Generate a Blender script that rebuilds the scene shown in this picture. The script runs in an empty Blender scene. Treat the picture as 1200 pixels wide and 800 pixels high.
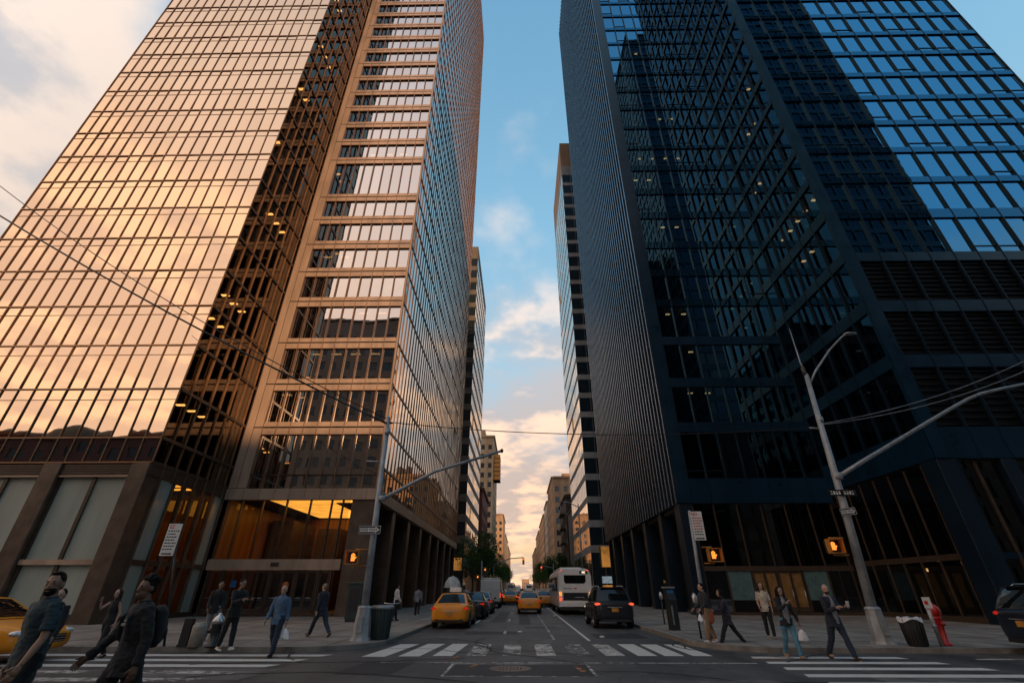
import bpy, bmesh, math, random
from mathutils import Vector, Matrix, noise
random.seed(7)
PI = math.pi
SC = bpy.context.scene
COL = SC.collection
# ------------------------------------------------------------------ camera
F, PITCH, YAW, CH = 525.0, math.radians(28.9), math.radians(0.95), 1.65   # focal in px of a 1200 px wide frame
cam = bpy.data.cameras.new('camera'); camo = bpy.data.objects.new('camera', cam); COL.objects.link(camo)
cam.sensor_width = 36.0; cam.lens = 36.0*F/1200.0; cam.clip_start = 0.1; cam.clip_end = 6000
camo.location = (0, 0, CH); camo.rotation_euler = (PI/2+PITCH, 0, YAW); SC.camera = camo
SC.view_settings.view_transform = 'Standard'; SC.view_settings.look = 'None'; SC.view_settings.exposure = 0
SC.render.engine = 'CYCLES'
SC.cycles.use_denoising = True; SC.cycles.max_bounces = 10; SC.cycles.transparent_max_bounces = 24
SC.cycles.sample_clamp_indirect = 6.0; SC.cycles.caustics_reflective = False; SC.cycles.caustics_refractive = False

def ray(u, v):
    x = (u-600)/F; a = (400-v)/F
    y = math.cos(PITCH)-a*math.sin(PITCH); z = math.sin(PITCH)+a*math.cos(PITCH)
    c, s = math.cos(YAW), math.sin(YAW)
    return (x*c-y*s, x*s+y*c, z)
def G(u, v, z=0.0):                       # a photo point on the level z
    r = ray(u, v); t = (z-CH)/r[2]; return (r[0]*t, r[1]*t)
def A(u, v, Y):                           # a photo point at street distance Y -> x, z
    r = ray(u, v); t = Y/r[1]; return (r[0]*t, r[2]*t+CH)
def proj(X, Y, Z):
    c, s = math.cos(YAW), math.sin(YAW)
    x = X*c+Y*s; y = -X*s+Y*c; z = Z-CH
    d = y*math.cos(PITCH)+z*math.sin(PITCH)
    if d < 0.1: return None
    return (600+F*x/d, 400-F*(-y*math.sin(PITCH)+z*math.cos(PITCH))/d)

# ------------------------------------------------------------------ materials
def srgb(r, g, b):
    f = lambda c: (c/255/12.92) if c/255 <= .04045 else ((c/255+.055)/1.055)**2.4
    return (f(r), f(g), f(b))
MATS = {}
def _new(name):
    m = bpy.data.materials.new(name); m.use_nodes = True
    nt = m.node_tree; nt.nodes.clear()
    out = nt.nodes.new('ShaderNodeOutputMaterial'); MATS[name] = m
    return m, nt, out
def nd(nt, t, **kw):
    n = nt.nodes.new(t)
    for k, v in kw.items():
        if k.startswith('i_'):
            n.inputs[k[2:].replace('_', ' ')].default_value = v
        else: setattr(n, k, v)
    return n
def mth(nt, op, a, b=None, clamp=False):
    n = nt.nodes.new('ShaderNodeMath'); n.operation = op; n.use_clamp = clamp
    for i, q in enumerate((a, b)):
        if q is None: continue
        if isinstance(q, (int, float)): n.inputs[i].default_value = q
        else: nt.links.new(q, n.inputs[i])
    return n.outputs[0]
def smooth(nt, x, a, b):
    n = nt.nodes.new('ShaderNodeMapRange'); n.interpolation_type = 'SMOOTHSTEP'
    nt.links.new(x, n.inputs[0]); n.inputs[1].default_value = a; n.inputs[2].default_value = b
    return n.outputs[0]
def mixc(nt, f, a, b, mode='MIX'):
    n = nt.nodes.new('ShaderNodeMix'); n.data_type = 'RGBA'; n.blend_type = mode
    for i, q in ((0, f), (6, a), (7, b)):
        if isinstance(q, (int, float)): n.inputs[i].default_value = q
        elif isinstance(q, tuple): n.inputs[i].default_value = (q+(1,))[:4]
        else: nt.links.new(q, n.inputs[i])
    return n.outputs[2]
def mat(name, col, rough=0.6, metal=0.0, var=0.25, scale=3.0, bump=0.0, bscale=30.0, spec=0.5, coat=0.0, stretch=None, sheen=0.0):
    """painted / stone / cloth: a base colour with two scales of grime and optional fine relief"""
    m, nt, out = _new(name)
    b = nd(nt, 'ShaderNodeBsdfPrincipled'); nt.links.new(b.outputs[0], out.inputs[0])
    tc = nd(nt, 'ShaderNodeTexCoord'); src = tc.outputs['Object']
    if stretch:
        mp = nd(nt, 'ShaderNodeMapping'); mp.inputs['Scale'].default_value = stretch
        nt.links.new(src, mp.inputs[0]); src = mp.outputs[0]
    n1 = nd(nt, 'ShaderNodeTexNoise', i_Scale=scale, i_Detail=6.0, i_Roughness=0.6); nt.links.new(src, n1.inputs['Vector'])
    n2 = nd(nt, 'ShaderNodeTexNoise', i_Scale=scale*0.17, i_Detail=3.0); nt.links.new(src, n2.inputs['Vector'])
    s = mth(nt, 'ADD', mth(nt, 'MULTIPLY', n1.outputs[0], 0.6), mth(nt, 'MULTIPLY', n2.outputs[0], 0.4))
    lo = tuple(c*(1-var*1.3) for c in col); hi = tuple(min(1, c*(1+var*1.3)) for c in col)
    c = mixc(nt, smooth(nt, s, 0.3, 0.7), lo, hi)
    nt.links.new(c, b.inputs['Base Color'])
    nt.links.new(mth(nt, 'ADD', mth(nt, 'MULTIPLY', n1.outputs[0], 0.25), rough-0.12, True), b.inputs['Roughness'])
    b.inputs['Metallic'].default_value = metal; b.inputs['Specular IOR Level'].default_value = spec
    b.inputs['Coat Weight'].default_value = coat; b.inputs['Coat Roughness'].default_value = 0.05
    if sheen: b.inputs['Sheen Weight'].default_value = sheen
    if bump:
        n3 = nd(nt, 'ShaderNodeTexNoise', i_Scale=bscale, i_Detail=4.0); nt.links.new(src, n3.inputs['Vector'])
        bp = nd(nt, 'ShaderNodeBump', i_Strength=bump, i_Distance=0.02); nt.links.new(n3.outputs[0], bp.inputs['Height'])
        nt.links.new(bp.outputs[0], b.inputs['Normal'])
    return m
def glass(name, refl, tint, trans, backing=None, wav=0.02, rough=0.015, ior=1.5):
    """coated sheet glass: mirror part over a dim see-through (or an opaque backing)"""
    m, nt, out = _new(name)
    tc = nd(nt, 'ShaderNodeTexCoord')
    g = nd(nt, 'ShaderNodeBsdfGlossy'); g.inputs['Color'].default_value = tint+(1,); g.inputs['Roughness'].default_value = rough
    if backing: t = nd(nt, 'ShaderNodeBsdfDiffuse'); t.inputs['Color'].default_value = backing+(1,)
    else: t = nd(nt, 'ShaderNodeBsdfTransparent'); t.inputs['Color'].default_value = trans+(1,)
    fr = nd(nt, 'ShaderNodeFresnel'); geo = nd(nt, 'ShaderNodeNewGeometry')
    nt.links.new(mth(nt, 'POWER', ior, mth(nt, 'SUBTRACT', 1.0, mth(nt, 'MULTIPLY', geo.outputs['Backfacing'], 2.0))), fr.inputs[0])   # a sheet: same from both sides
    n = nd(nt, 'ShaderNodeTexNoise', i_Scale=0.45, i_Detail=2.0); nt.links.new(tc.outputs['Object'], n.inputs['Vector'])
    bp = nd(nt, 'ShaderNodeBump', i_Strength=wav, i_Distance=0.2); nt.links.new(n.outputs[0], bp.inputs['Height'])
    nt.links.new(bp.outputs[0], g.inputs['Normal'])
    isl = geo.outputs['Random Per Island']
    f = mth(nt, 'ADD', mth(nt, 'MULTIPLY', fr.outputs[0], 1-refl), mth(nt, 'ADD', refl-0.05*refl, mth(nt, 'MULTIPLY', isl, 0.1*refl)), True)
    mx = nd(nt, 'ShaderNodeMixShader'); nt.links.new(f, mx.inputs[0]); nt.links.new(t.outputs[0], mx.inputs[1]); nt.links.new(g.outputs[0], mx.inputs[2])
    nt.links.new(mx.outputs[0], out.inputs[0])
    return m
def emit(name, col, strength, var=0.0, scale=2.0, stripes=None):
    m, nt, out = _new(name)
    e = nd(nt, 'ShaderNodeEmission'); e.inputs[1].default_value = strength
    tc = nd(nt, 'ShaderNodeTexCoord'); n = nd(nt, 'ShaderNodeTexNoise', i_Scale=scale, i_Detail=3.0); nt.links.new(tc.outputs['Object'], n.inputs['Vector'])
    c = mixc(nt, smooth(nt, n.outputs[0], .3, .7), tuple(q*(1-var) for q in col), col)
    nt.links.new(c, e.inputs[0]); nt.links.new(e.outputs[0], out.inputs[0])
    return m

def mat_road():
    m, nt, out = _new('asphalt')
    b = nd(nt, 'ShaderNodeBsdfPrincipled'); nt.links.new(b.outputs[0], out.inputs[0])
    tc = nd(nt, 'ShaderNodeTexCoord'); o = tc.outputs['Object']
    big = nd(nt, 'ShaderNodeTexNoise', i_Scale=0.25, i_Detail=5.0, i_Roughness=.65); nt.links.new(o, big.inputs['Vector'])
    mp = nd(nt, 'ShaderNodeMapping'); mp.inputs['Scale'].default_value = (1.3, 0.09, 1); nt.links.new(o, mp.inputs[0])
    strk = nd(nt, 'ShaderNodeTexNoise', i_Scale=1.0, i_Detail=4.0); nt.links.new(mp.outputs[0], strk.inputs['Vector'])
    fine = nd(nt, 'ShaderNodeTexNoise', i_Scale=60.0, i_Detail=3.0); nt.links.new(o, fine.inputs['Vector'])
    vor = nd(nt, 'ShaderNodeTexVoronoi', i_Scale=0.33, feature='DISTANCE_TO_EDGE'); 
    wv = nd(nt, 'ShaderNodeTexNoise', i_Scale=1.5, i_Detail=3.0); nt.links.new(o, wv.inputs['Vector'])
    va = nd(nt, 'ShaderNodeVectorMath', operation='ADD'); nt.links.new(o, va.inputs[0])
    vs = nd(nt, 'ShaderNodeVectorMath', operation='SCALE'); nt.links.new(wv.outputs['Color'], vs.inputs[0]); vs.inputs['Scale'].default_value = 1.2
    nt.links.new(vs.outputs[0], va.inputs[1]); nt.links.new(va.outputs[0], vor.inputs['Vector'])
    crack = smooth(nt, vor.outputs['Distance'], 0.004, 0.012)
    s = mth(nt, 'ADD', mth(nt, 'MULTIPLY', big.outputs[0], .5), mth(nt, 'MULTIPLY', strk.outputs[0], .5))
    c = mixc(nt, smooth(nt, s, .38, .62), (.03, .032, .036), (.105, .1, .096))
    oil = nd(nt, 'ShaderNodeTexNoise', i_Scale=.9, i_Detail=6.0, i_Roughness=.7); nt.links.new(o, oil.inputs['Vector'])
    c = mixc(nt, mth(nt, 'MULTIPLY', smooth(nt, oil.outputs[0], .56, .7), .65), c, (.016, .016, .018))
    spk = nd(nt, 'ShaderNodeTexNoise', i_Scale=9.0, i_Detail=4.0, i_Roughness=.8); nt.links.new(o, spk.inputs['Vector'])
    c = mixc(nt, mth(nt, 'MULTIPLY', smooth(nt, spk.outputs[0], .6, .72), .4), c, (.16, .155, .15))
    c = mixc(nt, mth(nt, 'MULTIPLY', fine.outputs[0], .5), c, (.05, .05, .053))
    c = mixc(nt, mth(nt, 'MULTIPLY', mth(nt, 'SUBTRACT', 1.0, crack), .7), c, (.018, .018, .02))
    nt.links.new(c, b.inputs['Base Color'])
    nt.links.new(mth(nt, 'ADD', mth(nt, 'MULTIPLY', strk.outputs[0], .35), .48), b.inputs['Roughness'])
    bp = nd(nt, 'ShaderNodeBump', i_Strength=.35, i_Distance=.01); nt.links.new(fine.outputs[0], bp.inputs['Height']); nt.links.new(bp.outputs[0], b.inputs['Normal'])
mat_road()
def mat_walk():
    m, nt, out = _new('sidewalk_concrete')
    b = nd(nt, 'ShaderNodeBsdfPrincipled'); nt.links.new(b.outputs[0], out.inputs[0])
    tc = nd(nt, 'ShaderNodeTexCoord'); o = tc.outputs['Object']
    br = nd(nt, 'ShaderNodeTexBrick', offset=0.0, i_Scale=1.0); nt.links.new(o, br.inputs['Vector'])
    br.inputs['Brick Width'].default_value = 1.5; br.inputs['Row Height'].default_value = 1.5; br.inputs['Mortar Size'].default_value = .03
    br.inputs['Color1'].default_value = (.36, .325, .285, 1); br.inputs['Color2'].default_value = (.28, .255, .23, 1); br.inputs['Mortar'].default_value = (.05, .045, .04, 1)
    n = nd(nt, 'ShaderNodeTexNoise', i_Scale=.7, i_Detail=7.0, i_Roughness=.7); nt.links.new(o, n.inputs['Vector'])
    g = nd(nt, 'ShaderNodeTexVoronoi', i_Scale=2.2); nt.links.new(o, g.inputs['Vector'])
    gum = smooth(nt, g.outputs['Distance'], .05, .09)
    c = mixc(nt, smooth(nt, n.outputs[0], .3, .7), br.outputs[0], (.11, .1, .095), 'MULTIPLY')
    c = mixc(nt, .55, br.outputs[0], c)
    c = mixc(nt, mth(nt, 'MULTIPLY', mth(nt, 'SUBTRACT', 1.0, gum), .55), c, (.04, .04, .04))
    nt.links.new(c, b.inputs['Base Color']); b.inputs['Roughness'].default_value = .75
    bp = nd(nt, 'ShaderNodeBump', i_Strength=.3, i_Distance=.02); nt.links.new(br.outputs[1], bp.inputs['Height']); bp.invert = True
    nt.links.new(bp.outputs[0], b.inputs['Normal'])
mat_walk()
def mat_paint(name, col, wear):
    m, nt, out = _new(name)
    b = nd(nt, 'ShaderNodeBsdfPrincipled'); tr = nd(nt, 'ShaderNodeBsdfTransparent')
    tc = nd(nt, 'ShaderNodeTexCoord'); o = tc.outputs['Object']
    n = nd(nt, 'ShaderNodeTexNoise', i_Scale=5.0, i_Detail=8.0, i_Roughness=.75); nt.links.new(o, n.inputs['Vector'])
    n2 = nd(nt, 'ShaderNodeTexNoise', i_Scale=.9, i_Detail=4.0); nt.links.new(o, n2.inputs['Vector'])
    s = mth(nt, 'ADD', mth(nt, 'MULTIPLY', n.outputs[0], .6), mth(nt, 'MULTIPLY', n2.outputs[0], .4))
    f = smooth(nt, s, wear-.06, wear+.08)
    c = mixc(nt, n.outputs[0], tuple(q*.55 for q in col), col); nt.links.new(c, b.inputs['Base Color']); b.inputs['Roughness'].default_value = .6
    mx = nd(nt, 'ShaderNodeMixShader'); nt.links.new(f, mx.inputs[0]); nt.links.new(tr.outputs[0], mx.inputs[1]); nt.links.new(b.outputs[0], mx.inputs[2])
    nt.links.new(mx.outputs[0], out.inputs[0])
mat_paint('road_paint', (.8, .78, .73), .34); mat_paint('worn_paint', (.68, .65, .6), .49); mat_paint('orange_paint', (.55, .2, .06), .52)
mat('asphalt_worn', (.115, .11, .105), .75, var=.4, scale=2.5, bump=.3, bscale=60)
mat('asphalt_patch', (.021, .022, .025), .7, var=.4, bump=.3, bscale=60)
mat('kerb_stone', (.2, .185, .165), .7, var=.3, bump=.3)
mat('ground', (.12, .11, .1), .9)
# glass
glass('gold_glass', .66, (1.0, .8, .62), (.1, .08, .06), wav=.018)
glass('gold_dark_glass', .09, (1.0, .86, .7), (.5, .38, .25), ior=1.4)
glass('recess_glass', .62, (.93, .9, .9), (.2, .18, .15))
glass('street_glass', .55, (1.0, .93, .85), (.1, .09, .08))
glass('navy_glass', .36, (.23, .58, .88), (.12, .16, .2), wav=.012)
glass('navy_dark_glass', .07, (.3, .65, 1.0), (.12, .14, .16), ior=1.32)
glass('steel_glass', .22, (.6, .8, 1.0), (.05, .06, .07))
glass('dull_glass', .03, (.6, .8, 1.0), None, backing=(.008, .01, .013), ior=1.2)
glass('lobby_glass', .06, (1, .97, .93), (.75, .72, .66))
glass('lobby_dark_glass', .07, (.8, .9, 1), (.2, .19, .17))
glass('teal_spandrel', .2, (.8, .9, 1), None, backing=(.045, .075, .085))
glass('dark_spandrel', .22, (.9, .95, 1), None, backing=(.014, .015, .016))
glass('street_navy', .3, (.6, .75, .85), None, backing=(.03, .045, .055))
glass('navy_spandrel', .15, (.2, .56, .88), None, backing=(.004, .014, .026), ior=1.35)
glass('far_glass', .25, (.8, .9, 1), None, backing=(.012, .018, .024))
glass('car_glass', .01, (.9, .95, 1), None, backing=(.006, .007, .008), wav=0, ior=1.36)
glass('headlight_glass', .2, (1, 1, 1), None, backing=(.6, .6, .58), wav=0)
# facade solids
mat('bronze_frame', (.26, .135, .068), .38, metal=.35, var=.2, scale=1.5)
mat('dark_bronze', (.075, .05, .036), .42, metal=.3, var=.2)
mat('copper_panel', (.43, .295, .215), .42, metal=.15, var=.22, scale=.8, stretch=(1, 1, .25))
mat('brown_stone', (.105, .067, .048), .34, var=.3, scale=1.4, bump=.05)
mat('navy_metal', (.004, .014, .028), .36, var=.2, spec=.35, scale=.6)
mat('navy_band', (.003, .02, .045), .3, var=.2, spec=.35, scale=.5)
mat('steel_fin', (.3, .36, .46), .25, metal=.9, var=.15, stretch=(1, 1, .1))
mat('louvre_black', (.003, .0035, .005), .6, var=.4, spec=.2)
mat('interior_dark', (.07, .055, .04), .9)
mat('frosted_panel', (.36, .39, .34), .32, coat=.35, var=.12, scale=1.2, bump=.05, stretch=(1, 1, .2))
mat('amber_wood', (.26, .125, .045), .35, var=.3, scale=1.5, stretch=(3, 3, .25))
mat('lobby_floor', (.2, .16, .12), .2)
mat('brass', (.3, .17, .06), .35, metal=.3)
mat('teal_panel', (.09, .16, .17), .3, var=.15)
mat('roof_tar', (.05, .05, .05), .9)
emit('lobby_ceiling_light', (1.0, .42, .055), 1.7, var=.3, scale=.8)
emit('warm_lamp', (1.0, .6, .22), 3.6, var=.2)
emit('amber_glow', (1.0, .42, .09), .38, var=.55, scale=.9)
emit('cool_glow', (.6, .75, .85), .35, var=.4, scale=2)
emit('red_glow', (1.0, .12, .03), .7, var=.5)
emit('signal_orange', (1.0, .25, .035), 1.7)
emit('signal_red', (1.0, .08, .03), 3.0)
emit('led_white', (1.0, .8, .5), 1.6)
emit('tail_red', (1.0, .04, .02), .5, var=.5, scale=14)
emit('tail_lit', (1.0, .1, .04), 1.6, var=.4, scale=14)
emit('amber_lit', (1.0, .36, .08), 1.3, var=.4, scale=14)
emit('head_lit', (1.0, .82, .55), 1.6, var=.3, scale=14)
# far masonry
def masonry(name, col, rows=.5):
    m, nt, out = _new(name)
    b = nd(nt, 'ShaderNodeBsdfPrincipled'); nt.links.new(b.outputs[0], out.inputs[0]); b.inputs['Roughness'].default_value = .8
    tc = nd(nt, 'ShaderNodeTexCoord'); o = tc.outputs['Object']
    n = nd(nt, 'ShaderNodeTexNoise', i_Scale=.25, i_Detail=8.0, i_Roughness=.7); nt.links.new(o, n.inputs['Vector'])
    mp = nd(nt, 'ShaderNodeMapping'); mp.inputs['Scale'].default_value = (.6, .6, .04); nt.links.new(o, mp.inputs[0])
    n2 = nd(nt, 'ShaderNodeTexNoise', i_Scale=1.0, i_Detail=4.0); nt.links.new(mp.outputs[0], n2.inputs['Vector'])
    sx = nd(nt, 'ShaderNodeSeparateXYZ'); nt.links.new(o, sx.inputs[0])
    row = mth(nt, 'FRACT', mth(nt, 'MULTIPLY', sx.outputs[2], 1/rows))
    j = smooth(nt, row, .04, .1)
    s = mth(nt, 'ADD', mth(nt, 'MULTIPLY', n.outputs[0], .5), mth(nt, 'MULTIPLY', n2.outputs[0], .5))
    c = mixc(nt, smooth(nt, s, .3, .7), tuple(q*.62 for q in col), tuple(q*1.15 for q in col))
    c = mixc(nt, mth(nt, 'MULTIPLY', mth(nt, 'SUBTRACT', 1.0, j), .3), c, tuple(q*.4 for q in col))
    nt.links.new(c, b.inputs['Base Color'])
masonry('tan_brick', (.42, .25, .14)); masonry('cream_brick', (.48, .33, .2)); masonry('red_brick', (.16, .045, .032), .3)
masonry('grey_stone', (.2, .17, .145), 1.2); masonry('grey_band', (.46, .45, .44), 1.2); masonry('dark_brick', (.1, .07, .055), .3); masonry('pale_stone', (.5, .42, .34), .9)
masonry('brown_band', (.24, .15, .1), 1.2)
# street things
mat('galvanised', (.32, .34, .36), .45, metal=.55, var=.25, scale=4)
mat('pole_paint', (.3, .32, .34), .5, metal=.25, var=.25, scale=3)
mat('sign_black', (.012, .012, .013), .45); mat('sign_white', (.72, .72, .7), .45, var=.1); mat('sign_red', (.55, .03, .025), .45)
mat('signal_yellow', (.5, .2, .03), .45, var=.2); mat('sign_green', (.02, .08, .05), .4)
mat('wire', (.012, .012, .013), .5); mat('bin_black', (.014, .015, .016), .5, var=.3); mat('bin_green', (.018, .035, .036), .5, var=.3)
mat('bag_white', (.62, .62, .64), .35, var=.15, scale=9, bump=.6, bscale=25); mat('hydrant_red', (.42, .015, .012), .35, var=.25)
mat('hydrant_black', (.012, .012, .013), .4); mat('silver', (.5, .5, .5), .35, metal=.8); mat('bollard_concrete', (.36, .33, .28), .8, bump=.3)
mat('rubber', (.012, .012, .012), .8); mat('plate_orange', (.5, .23, .04), .5); mat('screen_blue', (.03, .13, .3), .25)
mat('iron', (.1, .08, .065), .5, metal=.5, bump=.5, bscale=50); mat('umbrella_cloth', (.8, .76, .72), .8)
# vehicles
def paint(name, col, coat=.3, metal=0.0): return mat(name, col, .42, metal=metal, var=.1, coat=coat, scale=2, spec=.3)
paint('taxi_yellow', (.78, .27, .012)); paint('car_black', (.008, .011, .018)); paint('car_navy', (.009, .016, .03)); paint('car_silver', (.3, .31, .33), metal=.4)
paint('car_white', (.5, .51, .52)); paint('van_white', (.6, .64, .66), .3); paint('bus_white', (.72, .72, .72), .3); paint('car_red', (.3, .03, .02))
mat('plastic_dark', (.015, .015, .016), .55); mat('rim', (.3, .3, .31), .35, metal=.8)
# people
def skin(name, c): return mat(name, c, .5, var=.1, scale=12)
skin('skin_light', (.42, .25, .18)); skin('skin_tan', (.27, .15, .095)); skin('skin_brown', (.13, .068, .042)); mat('lips', (.2, .07, .055), .5)
mat('hair_black', (.006, .005, .005), .6, spec=.15, var=.4, scale=40, bump=.8, bscale=90); mat('hair_brown', (.03, .017, .01), .55, spec=.2, var=.4, scale=40, bump=.8, bscale=90)
mat('eye', (.015, .012, .01), .2)
def cloth(name, c): return mat(name, c, .85, var=.22, scale=7, bump=.25, bscale=120, sheen=.1)
for n_, c_ in dict(teal=(.008, .03, .042), black=(.008, .009, .011), navy=(.012, .018, .032), charcoal=(.02, .021, .024), blue=(.075, .14, .24), jeans=(.07, .2, .29),
        darkjeans=(.012, .024, .045), grey=(.22, .23, .26), white=(.58, .58, .6), cream=(.55, .47, .38), tan=(.25, .16, .09), red=(.36, .08, .04),
        purple=(.025, .02, .045), orange=(.5, .13, .03)).items(): cloth('cloth_'+n_, c_)
mat('shoe_black', (.01, .01, .01), .4); mat('shoe_white', (.6, .6, .58), .5); mat('shoe_tan', (.3, .2, .14), .5)
mat('print_grey', (.12, .15, .17), .7)
mat('bark', (.06, .045, .033), .9, bump=.6, bscale=20)
def mat_leaf(name, c):
    m, nt, out = _new(name)
    d = nd(nt, 'ShaderNodeBsdfDiffuse'); t = nd(nt, 'ShaderNodeBsdfTranslucent')
    g = nd(nt, 'ShaderNodeNewGeometry')
    cc = mixc(nt, g.outputs['Random Per Island'], tuple(q*.5 for q in c), tuple(q*1.6 for q in c))
    nt.links.new(cc, d.inputs[0]); nt.links.new(cc, t.inputs[0])
    mx = nd(nt, 'ShaderNodeMixShader'); mx.inputs[0].default_value = .3
    nt.links.new(d.outputs[0], mx.inputs[1]); nt.links.new(t.outputs[0], mx.inputs[2]); nt.links.new(mx.outputs[0], out.inputs[0])
mat_leaf('leaf', (.05, .1, .03))

# ------------------------------------------------------------------ mesh builder
class MB:
    def __init__(s): s.v = []; s.f = []; s.m = []; s.mats = []; s.sm = []
    def mi(s, name):
        if name not in s.mats: s.mats.append(name)
        return s.mats.index(name)
    def add(s, vs, fs, m, smooth=False):
        o = len(s.v); s.v += [tuple(v) for v in vs]; k = s.mi(m)
        for f in fs: s.f.append(tuple(i+o for i in f)); s.m.append(k); s.sm.append(smooth)
        return s
    def box(s, x0, x1, y0, y1, z0, z1, m):
        if x0 > x1: x0, x1 = x1, x0
        if y0 > y1: y0, y1 = y1, y0
        v = [(x0, y0, z0), (x1, y0, z0), (x1, y1, z0), (x0, y1, z0), (x0, y0, z1), (x1, y0, z1), (x1, y1, z1), (x0, y1, z1)]
        return s.add(v, [(0, 3, 2, 1), (4, 5, 6, 7), (0, 1, 5, 4), (1, 2, 6, 5), (2, 3, 7, 6), (3, 0, 4, 7)], m)
    def rbox(s, x0, x1, y0, y1, z0, z1, m, r=.02):      # box with chamfered vertical and top edges
        p = [(x0+r, y0), (x1-r, y0), (x1, y0+r), (x1, y1-r), (x1-r, y1), (x0+r, y1), (x0, y1-r), (x0, y0+r)]
        cx, cy = (x0+x1)/2, (y0+y1)/2
        kx = (x1-x0-2*r)/(x1-x0); ky = (y1-y0-2*r)/(y1-y0)
        q = [(cx+(a-cx)*kx, cy+(b-cy)*ky) for a, b in p]
        v = [(a, b, z0) for a, b in p]+[(a, b, z1-r) for a, b in p]+[(a, b, z1) for a, b in q]
        fs = [tuple(range(7, -1, -1)), tuple(range(16, 24))]
        for k in range(2):
            for i in range(8): j = (i+1) % 8; fs.append((k*8+i, k*8+j, k*8+8+j, k*8+8+i))
        return s.add(v, fs, m)
    def quad(s, a, b, c, d, m): return s.add([a, b, c, d], [(0, 1, 2, 3)], m)
    def prism(s, poly, z0, z1, m):
        n = len(poly); v = [(x, y, z0) for x, y in poly]+[(x, y, z1) for x, y in poly]
        fs = [tuple(range(n-1, -1, -1)), tuple(range(n, 2*n))]+[(i, (i+1) % n, n+(i+1) % n, n+i) for i in range(n)]
        return s.add(v, fs, m)
    def tube(s, path, rad, m, seg=10, ell=None, smooth=True, caps=True):
        P = [Vector(p) for p in path]; n = len(P)
        if isinstance(rad, (int, float)): rad = [rad]*n
        vs = []; up = None
        for i in range(n):
            t = (P[min(i+1, n-1)]-P[max(i-1, 0)]).normalized()
            if up is None:
                up = Vector((0, 1, 0)) if abs(t.y) < .8 else Vector((1, 0, 0))
            a = (up-t*up.dot(t)).normalized(); up = a; b = t.cross(a)
            for k in range(seg):
                th = 2*PI*k/seg; ra = rb = rad[i]
                if isinstance(rad[i], tuple): ra, rb = rad[i]
                vs.append(P[i]+a*(ra*math.cos(th))+b*(rb*math.sin(th)))
        fs = [(i*seg+k, i*seg+(k+1) % seg, (i+1)*seg+(k+1) % seg, (i+1)*seg+k) for i in range(n-1) for k in range(seg)]
        if caps: fs += [tuple(range(seg-1, -1, -1)), tuple((n-1)*seg+k for k in range(seg))]
        return s.add(vs, fs, m, smooth)
    def lathe(s, prof, c, m, seg=16, smooth=True):      # prof (r,z) about vertical axis at c
        vs = []
        for r, z in prof:
            for k in range(seg): th = 2*PI*k/seg; vs.append((c[0]+r*math.cos(th), c[1]+r*math.sin(th), c[2]+z))
        n = len(prof)
        fs = [(i*seg+k, i*seg+(k+1) % seg, (i+1)*seg+(k+1) % seg, (i+1)*seg+k) for i in range(n-1) for k in range(seg)]
        fs += [tuple(range(seg-1, -1, -1)), tuple((n-1)*seg+k for k in range(seg))]
        return s.add(vs, fs, m, smooth)
    def ell(s, c, r, m, seg=14, rings=9, rot=None):
        vs = []; c = Vector(c)
        for i in range(rings+1):
            ph = PI*i/rings
            for k in range(seg):
                th = 2*PI*k/seg
                p = Vector((r[0]*math.sin(ph)*math.cos(th), r[1]*math.sin(ph)*math.sin(th), r[2]*math.cos(ph)))
                if rot: p = rot @ p
                vs.append(c+p)
        fs = [(i*seg+k, (i+1)*seg+k, (i+1)*seg+(k+1) % seg, i*seg+(k+1) % seg) for i in range(rings) for k in range(seg)]
        return s.add(vs, fs, m, True)
    def mesh(s, name, org=(0, 0, 0)):
        me = bpy.data.meshes.new(name)
        me.from_pydata([(v[0]-org[0], v[1]-org[1], v[2]-org[2]) for v in s.v], [], s.f)
        for n in s.mats: me.materials.append(MATS[n])
        me.polygons.foreach_set('material_index', s.m); me.polygons.foreach_set('use_smooth', s.sm)
        me.update(); return me
    def build(s, name, parent=None, org=None):
        if org is None: org = tuple(parent['_org']) if parent is not None and '_org' in parent else (0, 0, 0)
        o = bpy.data.objects.new(name, s.mesh(name, org)); COL.objects.link(o)
        if parent is not None: o.parent = parent
        return o
ORG = []
def tag(o, label=None, cat=None, group=None, kind=None):
    if label: o['label'] = label
    if cat: o['category'] = cat
    if group: o['group'] = group
    if kind: o['kind'] = kind
    return o
def thing(name, label, cat, loc=(0, 0, 0), rz=0, group=None, world=False):
    """an Empty at the base of a thing; world=True: children are given in world coordinates"""
    o = bpy.data.objects.new(name, None); COL.objects.link(o); o.location = loc; o.rotation_euler = (0, 0, rz); o.empty_display_size = .3
    if world: o['_org'] = loc; ORG.append(o)
    return tag(o, label, cat, group)
def solo(name, mb, label, cat, loc=(0, 0, 0), group=None):
    o = mb.build(name, None, (0, 0, 0)); o.location = loc; return tag(o, label, cat, group)
def struct(name, mb): o = mb.build(name); o['kind'] = 'structure'; return o
def copy_tree(o, loc=None, rz=None, parent=None, label=None):
    c = o.copy(); COL.objects.link(c); c.parent = parent
    if loc is not None: c.location = loc
    if rz is not None: c.rotation_euler = (0, 0, rz)
    if label: c['label'] = label
    for ch in list(o.children): copy_tree(ch, parent=c)
    return c
def evaluated(mb, name, mods, smooth=True):
    """mesh of mb after modifiers [(type, {props})]"""
    ob = bpy.data.objects.new('tmp', mb.mesh(name)); COL.objects.link(ob)
    for t, kw in mods:
        md = ob.modifiers.new(t, t)
        for k, v in kw.items(): setattr(md, k, v)
    dg = bpy.context.evaluated_depsgraph_get(); dg.update()
    me = bpy.data.meshes.new_from_object(ob.evaluated_get(dg))
    bpy.data.objects.remove(ob)
    if smooth:
        for p in me.polygons: p.use_smooth = True
    return me
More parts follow.
